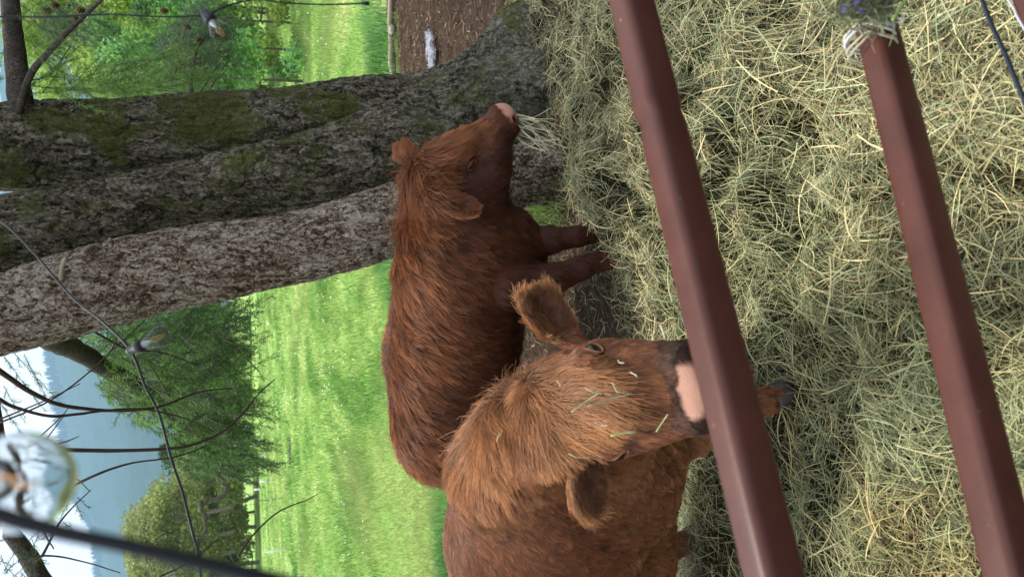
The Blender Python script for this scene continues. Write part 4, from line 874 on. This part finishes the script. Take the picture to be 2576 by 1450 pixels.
# slim pale trunks leaning in the far row
for k, (X0, Y0, X1, Y1, lab) in enumerate(((520, 1290, 583, 1272, 'straight bare brown trunk standing behind the far fence'), (530, 1400, 590, 1382, 'bare pale trunk behind the far fence, nearest the picture edge'), (515, 1350, 588, 1335, 'bare pale trunk between two other bare trunks of the far row'))):
    V, F = tube(spline([P(X1+4, Y1, 54), P((X0+X1)/2, (Y0+Y1)/2+2, 54), P(X0, Y0, 54)], 8), np.linspace(.16, .07, 8), 7); tag(mesh('bare_tree', V, F, m_twig, None, np.tile((.15, .12, .09), (len(V), 1))), lab, 'tree', 'bare trunks behind the far fence')
t = empty('bare_tree', at_px(590, 1250, 30), 'twisted mottled grey trunk arching under pale foliage', 'tree')
for pts, r in (([(595, 1180, 24), (560, 1175, 24), (545, 1195, 24), (570, 1215, 24), (555, 1240, 24), (525, 1260, 24), (515, 1300, 24), (508, 1350, 24), (505, 1400, 24)], .14), ([(430, 1300, 24), (450, 1280, 24), (500, 1330, 24), (520, 1400, 24)], .05), ([(440, 1290, 24), (410, 1300, 24), (395, 1340, 24)], .03)):
    limb(t, pts, r*.75, r*.3, 'limb', n=60, ns=10, mt=m_limb, jit=.35)
# fresh green trees and shrubs on the right
gR = 'fresh green trees beyond the meadow, right of the trunks when upright'
rl = ['tall light green tree whose crown meets the thick bare limb', 'light green tree close beside the mossy trunk', 'yellow green tree at the right picture edge when upright', 'blue green shrub with narrow upright twigs, in front of the light trees', 'low green shrub beside the mossy trunk', 'low light green shrub at the right edge when upright']
for k, (Y, y, Xt, w_, cc, lo) in enumerate(((120, 24, 62, 5.5, LG, .12), (215, 26, 100, 5, LG, .1), (15, 25, 90, 5, LG, .12), (110, 17, 250, 2.2, LB, .0), (190, 16, 280, 2.2, LB, .0), (40, 18, 230, 2.2, LG, .0))):
    leafy('leafy_tree', at_px(540, Y, y), top_h(Xt, Y, y), w_, 4 if k < 3 else 2, cc, rl[k], 16000 if k < 3 else 9000, .075 if k < 3 else .05, gR, (.13, .10, .08), lo, 44 if k < 3 else 30, 12 if k < 3 else 0, .12 if k < 3 else .03)
# low brown earth bank / shed glimpsed at the right
bx = P(400, 60, 30)
# ------------------------------------------------------------------ wooded mountain, far
RID = np.array([(0, -3000), (0, 300), (4, 480), (60, 700), (118, 870), (128, 950), (154, 1109), (172, 1234), (236, 1330), (246, 1450), (300, 1900), (420, 3200)], float)
rx, rz = [], []
for X, Y in RID[1:-1]: p = P(X, Y, 3600.); rx.append(p[0]); rz.append(p[2])
rx, rz = np.array(rx)[::-1], np.array(rz)[::-1]
def mz(x, y):
    rh = np.interp(x, rx, rz) * np.clip(1-(np.abs(x)-1900)/2500, .35, 1); t_ = np.clip((y-1900)/1700, 0, 1)
    z = rh*np.where(y < 3600, t_**.85, np.clip(1-(y-3600)/1500, 0, 1)); gul = np.abs(fbm(np.stack([x/420, y/600, 0*x], -1), 4))
    return z - gul*180*np.sin(np.pi*t_)*(t_ < 1) + 9*fbm(np.stack([x/28, y/28, 0*x], -1), 2)*(t_ > .01) - 3
V, F = grid(np.linspace(-3400, 2600, 380), np.concatenate([np.linspace(1880, 3600, 120), np.linspace(3630, 4100, 8)]), mz)
mm = mat('wooded_slope', .95, .05); q = NB(mm); f1 = q.noise(q.coord(), .045, 5, .8); f2 = q.noise(q.coord(), .004, 3)
q.l(q.mix(f2, q.ramp(f1, [(.35, (.015, .03, .018)), (.6, (.04, .07, .035)), (.8, (.07, .11, .05))]), (.05, .09, .045)), q.b.inputs['Base Color'])
q.bump(f1, 1., 12.)
V_hills_top = V[:, 2].max(); tag(mesh('hills', V, F, mm), 'hazy blue wooded mountain slope', kind='structure')
n = 3400; x = rng.uniform(rx[0], rx[-1], n); y = 3600+rng.normal(-20, 45, n); z = mz(x, y); hh = rng.uniform(12, 34, n); r_ = hh*.17; V = []
for k in range(6): V.append(np.stack([x+r_*math.cos(k*1.047), y+r_*math.sin(k*1.047), z-4], 1))
V.append(np.stack([x, y, z+hh], 1)); V = np.stack(V, 1).reshape(-1, 3); b = np.arange(n)*7
tag(mesh('ridge_forest', V, np.concatenate([np.stack([b+k, b+(k+1) % 6, b+6], 1) for k in range(6)]), mat('dark_firs', .95, .05, (.02, .035, .02)), smooth=False), 'jagged line of firs along the mountain ridge', 'forest', kind='stuff')

# ------------------------------------------------------------------ gate
m_rail = mat('brown_gate_paint', .40, .28); q = NB(m_rail); c_ = q.coord(); f = q.noise(c_, 9, 5, .7); sp1 = q.noise(c_, 55, 2, .5)
bs = q.ramp(f, [(.3, (.058, .019, .013)), (.7, (.085, .028, .019))]); spk = q.ramp(sp1, [(.76, (0, 0, 0)), (.79, (1, 1, 1))]); ss = q.n('ShaderNodeSeparateColor'); q.l(spk, ss.inputs[0])
q.l(q.mix(ss.outputs[0], bs, (.26, .16, .12)), q.b.inputs['Base Color']); rr_ = q.n('ShaderNodeMapRange'); rr_.inputs[3].default_value = .32; rr_.inputs[4].default_value = .55; q.l(f, rr_.inputs[0]); q.l(rr_.outputs[0], q.b.inputs['Roughness']); q.bump(q.noise(c_, 120, 3), .12, .002)
gate = empty('metal_gate', (0, .8, 0), 'brown painted metal gate with thick rounded rails in front of the cows', 'gate')
def plane_pt(X, Y, y0=.774, m_=.42):     # gate plane y = y0 + m x
    d = ray(X, Y); t_ = y0/(d[1]-m_*d[0]); return CAM+d*t_
def rail(p0, p1, wpx0, dent=None, ext=.9):
    d = nrm(p1-p0); n_ = 150; A = p0-d*ext; B = p1+d*ext; tt = np.linspace(0, 1, n_)[:, None]; path = A+(B-A)*tt
    s_ = []; hw = .0255; R_ = .012
    for k in range(32):
        a = 2*np.pi*k/32; cs, sn = math.cos(a), math.sin(a); e = .5; s_.append((math.copysign(abs(cs)**e, cs), math.copysign(abs(sn)**e, sn)))
    s_ = np.array(s_); up = nrm(np.array([0, 0, 1.])-d*d[2]); sd_ = np.cross(d, up)
    V = path[:, None, :]+hw*(s_[None, :, 0:1]*sd_+s_[None, :, 1:2]*up)
    if dent is not None:
        L = np.linalg.norm(B-A); td = (dent-A) @ d; s2_ = (tt[:, 0]*L-td); k_ = np.exp(-(s2_/.012)**2)[:, None]; w_ = np.exp(-(((s_[:, 1]-1)/.8)**2))[None, :]
        V -= (.006*k_*w_)[..., None]*up; V += (.0035*np.exp(-((s2_-.02)/.02)**2)[:, None]*w_)[..., None]*up; V -= (.004*k_*np.exp(-(((s_[:, 0]-1)/.9)**2))[None, :])[..., None]*sd_
    V = V.reshape(-1, 3); i = np.arange(n_-1)[:, None]*32; j = np.arange(32)[None, :]; j2 = (j+1) % 32
    return mesh('rail', V, np.stack([i+j, i+ns_+j, i+ns_+j2, i+j2], -1).reshape(-1, 4), m_rail, gate)
ns_ = 32
dd = plane_pt(1650, 300)
rail(plane_pt(1947, 1450), plane_pt(1587, 0), 0, dd)
rail(plane_pt(2548, 1450), plane_pt(2187, 0), 0)
rail(plane_pt(3160, 1450), plane_pt(2600, 0), 0)
for sgn, xx in ((-1, -1.05), (1, 1.15)):
    yv = .774+.42*xx; V, F = tube([(xx, yv, .05), (xx, yv, 1.35)], .024, 16); mesh('upright', V, F, m_rail, gate)
# twine knotted round the middle rail, with dried flowering stalks caught in it
rc = plane_pt(2187, 100); rd = nrm(plane_pt(2187, 0)-plane_pt(2548, 1450))
m_tw = mat('baling_twine', .8, .2, attr=True)
tws = MB()
for off, col_, r_, ph in ((.0, (.62, .60, .55), .0022, 0), (.010, (.60, .58, .52), .0018, .6), (.004, (.45, .46, .48), .0025, 1.3), (-.018, (.42, .38, .26), .0019, .2), (-.020, (.40, .36, .25), .0016, 2.)):
    a = np.linspace(0, 2*np.pi, 60); up = nrm(np.array([0, 0, 1.])-rd*rd[2]); sd_ = np.cross(rd, up); e = .4; cs = np.sign(np.cos(a))*np.abs(np.cos(a))**e; sn = np.sign(np.sin(a))*np.abs(np.sin(a))**e
    pth = rc+rd*(off+.006*np.sin(a+ph))[:, None]+.0285*(cs[:, None]*sd_+sn[:, None]*up); V, F = tube(pth, r_, 6, False); tws.add(V, F, col_)
for k in range(5):
    b = rc+rd*.003+np.array([0, 0, .0])-sd_*0; p0 = plane_pt(2195+4*k, 60+6*k)-[0, .03, 0]; p1 = plane_pt(2150+rng.uniform(-10, 40), 40+rng.uniform(-20, 60))-[0, .035, 0]; V, F = tube(spline([p0, (p0+p1)/2+rng.normal(0, .006, 3), p1], 8), .0012, 5); tws.add(V, F, (.6, .58, .54))
tag(tws.build('baling_twine', m_tw), 'frayed whitish twine knotted round the middle gate rail', 'twine')
fb_ = empty('dried_flower_bunch', plane_pt(2110, 40)-[0, .03, 0], 'bunch of dried green stalks with purple flowers caught on the middle rail', 'dried flowers')
n = 1100; cX = rng.normal(2105, 38, n); cY = rng.normal(28, 30, n); pp = np.array([plane_pt(a, b)-[0, .035+rng.uniform(0, .04), 0] for a, b in zip(cX, cY)])
V, F, C3 = sticks(n, pp, rng.normal(0, 1, (n, 3)), rng.uniform(.01, .045, n), rng.uniform(.001, .003, n), 3, pal(n, [(.16, .17, .08), (.10, .13, .06), (.26, .24, .12), (.20, .24, .17)], [3, 3, 1, 1]), .5); mesh('stalk', V, F, m_hay, fb_, C3, False, 'stuff')
fl_ = MB()
for k in range(60):
    X, Y = (rng.normal(2150, 22), rng.normal(2, 6)) if k < 40 else (rng.normal(2085, 30), rng.normal(35, 18)); c = plane_pt(X, Y)-[0, .06+rng.uniform(0, .02), 0]
    for j in range(5): a = j*1.256+k; u = rng.normal(0, 1, 3)*.003; fl_.add(np.array([c, c+[.005*math.cos(a), -.001, .005*math.sin(a)]+u*.2, c+[.006*math.cos(a+.5), -.003, .006*math.sin(a+.5)], c+[.004*math.cos(a+.9), -.001, .004*math.sin(a+.9)]]), np.array([[0, 1, 2, 3]]), (.22, .16, .42))
fl_.build('flower', mat('purple_petals', .6, .2, attr=True), fb_, smooth=False, kind='stuff')
a_, b_, c_ = plane_pt(2070, 105)-[0, .09, 0], plane_pt(2090, 70)-[0, .09, 0], plane_pt(2165, -5)-[0, .09, 0]
V, F = tube(spline([plane_pt(2125, 100)-[0, .09, 0], plane_pt(2160, 50)-[0, .09, 0], plane_pt(2200, -10)-[0, .09, 0]], 8), .0022, 5); mesh('stalk', V, F, m_hay, fb_, np.tile((.24, .34, .08), (len(V), 1)))
# straps and wire near the lower right of the picture
m_blk = mat('black_rubber', .45, .35, (.012, .014, .017))
def box_strip(path, w_, t_, wdir): 
    path = spline(path, 24); T = nrm(np.gradient(path, axis=0)); s_ = nrm(np.cross(T, wdir)); n_ = nrm(np.cross(T, s_))
    V = np.stack([path-s_*w_-n_*t_, path+s_*w_-n_*t_, path+s_*w_+n_*t_, path-s_*w_+n_*t_], 1).reshape(-1, 3); i = np.arange(23)[:, None]*4; j = np.arange(4)[None]; return V, np.stack([i+j, i+(j+1) % 4, i+4+(j+1) % 4, i+4+j], -1).reshape(-1, 4)
pth = [plane_pt(2455, -40), plane_pt(2492, 60), plane_pt(2525, 130), plane_pt(2562, 220), plane_pt(2610, 330)]
V, F = box_strip(np.array(pth), .0042, .0018, np.array([0, 1., 0])); tag(mesh('rubber_strap', V, F, mat('dark_blue_strap', .5, .35, (.018, .028, .045)), smooth=False), 'flat dark blue strap hanging past the lower gate rail', 'strap')
thing_tube('grey_wire', [plane_pt(2510, -30), plane_pt(2545, 15), plane_pt(2562, 50), plane_pt(2600, 110)], [.0022, .0022], 'pale grey bent wire beside the dark blue strap', 'wire', m_twig, (.40, .41, .43), 20)

# ------------------------------------------------------------------ string lights
m_glass = bpy.data.materials.new('bulb_glass'); m_glass.use_nodes = True; b_ = m_glass.node_tree.nodes['Principled BSDF']; b_.inputs['Transmission Weight'].default_value = 1; b_.inputs['Roughness'].default_value = .0; b_.inputs['IOR'].default_value = 1.45; b_.inputs['Base Color'].default_value = (.97, .985, .98, 1)
m_thin = bpy.data.materials.new('thin_clear_glass'); m_thin.use_nodes = True; tg = m_thin.node_tree; bt = tg.nodes['Principled BSDF']; bt.inputs['Roughness'].default_value = .03; bt.inputs['Base Color'].default_value = (.02, .02, .02, 1); bt.inputs['Specular IOR Level'].default_value = 1.; trn = tg.nodes.new('ShaderNodeBsdfTransparent'); trn.inputs[0].default_value = (.95, .97, .96, 1); lw = tg.nodes.new('ShaderNodeLayerWeight'); lw.inputs[0].default_value = .25; mt_ = tg.nodes.new('ShaderNodeMixShader'); mr_ = tg.nodes.new('ShaderNodeMapRange'); mr_.inputs[3].default_value = .14; mr_.inputs[4].default_value = .8; tg.links.new(lw.outputs['Facing'], mr_.inputs[0]); pw = tg.nodes.new('ShaderNodeMath'); pw.operation = 'POWER'; pw.inputs[1].default_value = 1.6; tg.links.new(mr_.outputs[0], pw.inputs[0]); tg.links.new(pw.outputs[0], mt_.inputs[0]); tg.links.new(trn.outputs[0], mt_.inputs[1]); tg.links.new(bt.outputs[0], mt_.inputs[2]); tg.links.new(mt_.outputs[0], tg.nodes['Material Output'].inputs['Surface'])
m_fil = mat('amber_filament', .4, .4, (.80, .30, .03)); m_stem = mat('glass_stem', .25, .5, (.55, .58, .58)); m_brass = mat('brass_cap', .3, .5, (.55, .33, .08), Metallic=1.); m_sock = mat('socket_rubber', .5, .4, (.02, .026, .032))
def bulb(t, c, d, L, R_):
    """c = point where the socket starts (at the cord), d = direction the bulb points"""
    sl = L*.36; V, F = lathe([(.001, 0), (R_*.36, 0), (R_*.42, sl*.1), (R_*.42, sl*.5), (R_*.50, sl*.55), (R_*.52, sl), (.001, sl)], 24); mesh('socket', orient(V, c, d), F, m_sock, t)
    rb = MB()
    for k in range(12): a = k*np.pi/6; V, F = tube([(R_*.5*math.cos(a), R_*.5*math.sin(a), sl*.5), (R_*.53*math.cos(a), R_*.53*math.sin(a), sl*.98)], R_*.035, 4); rb.add(orient(V, c, d), F)
    rb.build('socket_ribs', m_sock, t, col=False)
    g0 = sl*1.0; gl = L-g0; pr = [(R_*.44, g0), (R_*.46, g0+gl*.08), (R_*.62, g0+gl*.25), (R_*.88, g0+gl*.5), (R_, g0+gl*.70), (R_*.93, g0+gl*.85), (R_*.66, g0+gl*.955), (R_*.3, g0+gl*.995), (.0008, L)]
    pr = spline(np.array(pr), 34); pr[:, 0] = np.clip(pr[:, 0], .0003, None); th_ = .0009; inn = pr[::-1].copy(); inn[:, 0] = np.clip(inn[:, 0]-th_, .0002, None); inn[:, 1] = np.where(inn[:, 1] > L-gl*.3, inn[:, 1]-th_, inn[:, 1])
    V, F = lathe(np.vstack([pr, inn, pr[:1]]), 40); mesh('glass_bulb', orient(V, c, d), F, m_glass if L == .105 else m_thin, t)
    V, F = lathe([(.001, g0), (R_*.32, g0), (R_*.30, g0+gl*.12), (R_*.12, g0+gl*.3), (R_*.10, g0+gl*.36), (.001, g0+gl*.37)], 16); mesh('glass_stem', orient(V, c, d), F, m_stem, t)
    for e in (-1, 1):
        V, F = tube([(e*R_*.06, 0, g0+gl*.30), (e*R_*.22, 0, g0+gl*.46), (e*R_*.12, 0, g0+gl*.84)], R_*.035, 6); mesh('filament', orient(V, c, d), F, m_fil, t)
    V, F = tube([(0, 0, g0+gl*.05), (0, 0, g0+gl*.88)], R_*.018, 5); mesh('filament_support', orient(V, c, d), F, m_stem, t)
def cordthing(pts, r, label, bl, tip=False):
    w_ = spline(np.array(pts), 90); t = empty('string_light', w_[45], label, 'string light', 'string lights hung from the trees')
    for o in (-1, 1):
        V, F = tube(w_+np.array([0, -.3, o])*r*.55, r*.72, 8); mesh('cord', V, F, m_blk, t)
    for c, d, L, R_ in bl: bulb(t, np.array(c), np.array(d), L, R_)
    return t
Y1 = 1.45
pts = [P(-60, 46, Y1), P(0, 43, Y1), P(130, 43, Y1), P(250, 37, Y1), P(330, 39, Y1), P(420, 43, Y1), P(500, 40, Y1), P(525, 36, Y1), P(570, 16, Y1), P(640, 0, Y1), P(720, 8, Y1), P(820, 12, Y1), P(915, 9, Y1)]
c = P(512, 30, Y1); d = P(570, 100, Y1-.02)-c
t = cordthing(pts, .0020, 'string light whose clear bulb hangs in front of the meadow at the right when upright', [(c, d, pxr(c, 93), pxr(c, 29))])
e = P(920, 9, Y1); V, F = tube([P(910, 9, Y1), P(928, 9, Y1)], .0036, 10); mesh('cord_end_cap', V, F, m_blk, t)
Y2 = 1.75
pts = [P(-120, 480, 2.3), P(0, 555, 2.1), P(80, 630, 2.0), P(180, 745, 1.9), P(260, 810, 1.8), P(328, 880, Y2), P(365, 970, Y2), P(400, 1040, Y2), P(430, 1150, Y2), P(460, 1240, Y2), P(485, 1340, Y2), P(500, 1400, 1.7), P(510, 1520, 1.65)]
c = P(322, 884, Y2); d = P(420, 838, Y2-.03)-c
cordthing(pts, .0022, 'string light whose clear bulb with amber filament hangs before the conifer boughs', [(c, d, pxr(c, 112), pxr(c, 28))])
Y3 = .34
pts = [P(-700, 1080, Y3), P(-300, 1190, Y3), P(0, 1293, Y3), P(150, 1335, Y3), P(300, 1366, Y3), P(450, 1400, Y3), P(600, 1435, Y3), P(800, 1480, Y3), P(1100, 1540, Y3)]
c = P(-75, 1205, .50); d = nrm(np.array([0.02, -.06, -1.]))
d = nrm(P(95, 1212, .405)-c)
cordthing(pts, .0036, 'nearest string light, thick blurred cord and big clear bulb seen end on against the sky', [(c, d, .105, .0235)])

# loose stalks: hanging from the muzzle of the chewing cow, and caught in the hair of the near cow
mbh = MB(); n = 34; a0 = HA(.385, .0, -.072)
for k in range(n):
    p0 = a0+rng.normal(0, .016, 3)*[1, 1, .4]; tip = P(rng.uniform(1345, 1440), rng.normal(355, 28), 2.86+rng.normal(0, .05)); mid = (p0+tip)/2+rng.normal(0, .024, 3); w_ = spline([p0, mid, tip], 9)
    V, F = tube(w_, rng.uniform(.0008, .0014), 4, False); mbh.add(V, F, pal(1, [(.62, .60, .36), (.50, .52, .28), (.68, .62, .42)], [1, 1, 1])[0])
tag(mbh.build('hay_wisp', m_hay), 'wisp of pale stalks hanging from the mouth of the chewing cow', 'hay')
mbs = MB()
for (X0, Y0, X1, Y1_, col_, r_) in ((1535, 1095, 1598, 1085, (.35, .45, .17), .0019), (1437, 1035, 1510, 985, (.42, .46, .28), .0014), (1480, 1020, 1590, 990, (.30, .36, .26), .0013), (1470, 975, 1520, 990, (.4, .4, .25), .0011), (1650, 1085, 1680, 1040, (.36, .40, .18), .0016), (1495, 1060, 1530, 1068, (.42, .42, .28), .0012), (1430, 1140, 1490, 1148, (.45, .38, .2), .0012), (1660, 815, 1672, 850, (.55, .52, .38), .002), (1250, 1110, 1265, 1085, (.3, .25, .12), .0018), (1555, 905, 1570, 912, (.4, .42, .25), .0016), (1585, 935, 1600, 945, (.45, .42, .3), .0016), (1540, 960, 1560, 985, (.38, .4, .22), .0013), (1400, 955, 1408, 970, (.45, .4, .25), .0012)):
    y_ = np.interp((X0+X1)/2, [1250, 1400, 1500, 1600, 1700], [1.62, 1.50, 1.42, 1.36, 1.30])-.045; p0, p1 = P(X0, Y0, y_), P(X1, Y1_, y_-.02); m_ = (p0+p1)/2+rng.normal(0, .004, 3); V, F = tube(spline([p0, m_, p1], 7), r_, 4); mbs.add(V, F, col_)
tag(mbs.build('hay_scraps', m_hay, kind='stuff'), 'green and yellow hay scraps caught in the forelock of the nearer cow', 'hay')

# ------------------------------------------------------------------ air
hm = bpy.data.materials.new('haze_air'); hm.use_nodes = True; tn = hm.node_tree
for x_ in list(tn.nodes):
    if x_.type == 'BSDF_PRINCIPLED': tn.nodes.remove(x_)
pv = tn.nodes.new('ShaderNodeVolumePrincipled'); pv.inputs['Density'].default_value = .00019; pv.inputs['Color'].default_value = (.42, .72, 1, 1); pv.inputs['Anisotropy'].default_value = .2
tn.links.new(pv.outputs[0], tn.nodes['Material Output'].inputs['Volume'])
lo = np.array([-4150, -4150, -12.]); hi = np.array([4150, 4150, float(V_hills_top)+40]); V = np.array([[(lo, hi)[i][0], (lo, hi)[j][1], (lo, hi)[k][2]] for i in (0, 1) for j in (0, 1) for k in (0, 1)])
tag(mesh('haze', V, np.array([[0, 1, 3, 2], [4, 6, 7, 5], [0, 4, 5, 1], [2, 3, 7, 6], [0, 2, 6, 4], [1, 5, 7, 3]]), hm, smooth=False), 'thin pale haze lying over the whole valley', kind='stuff')
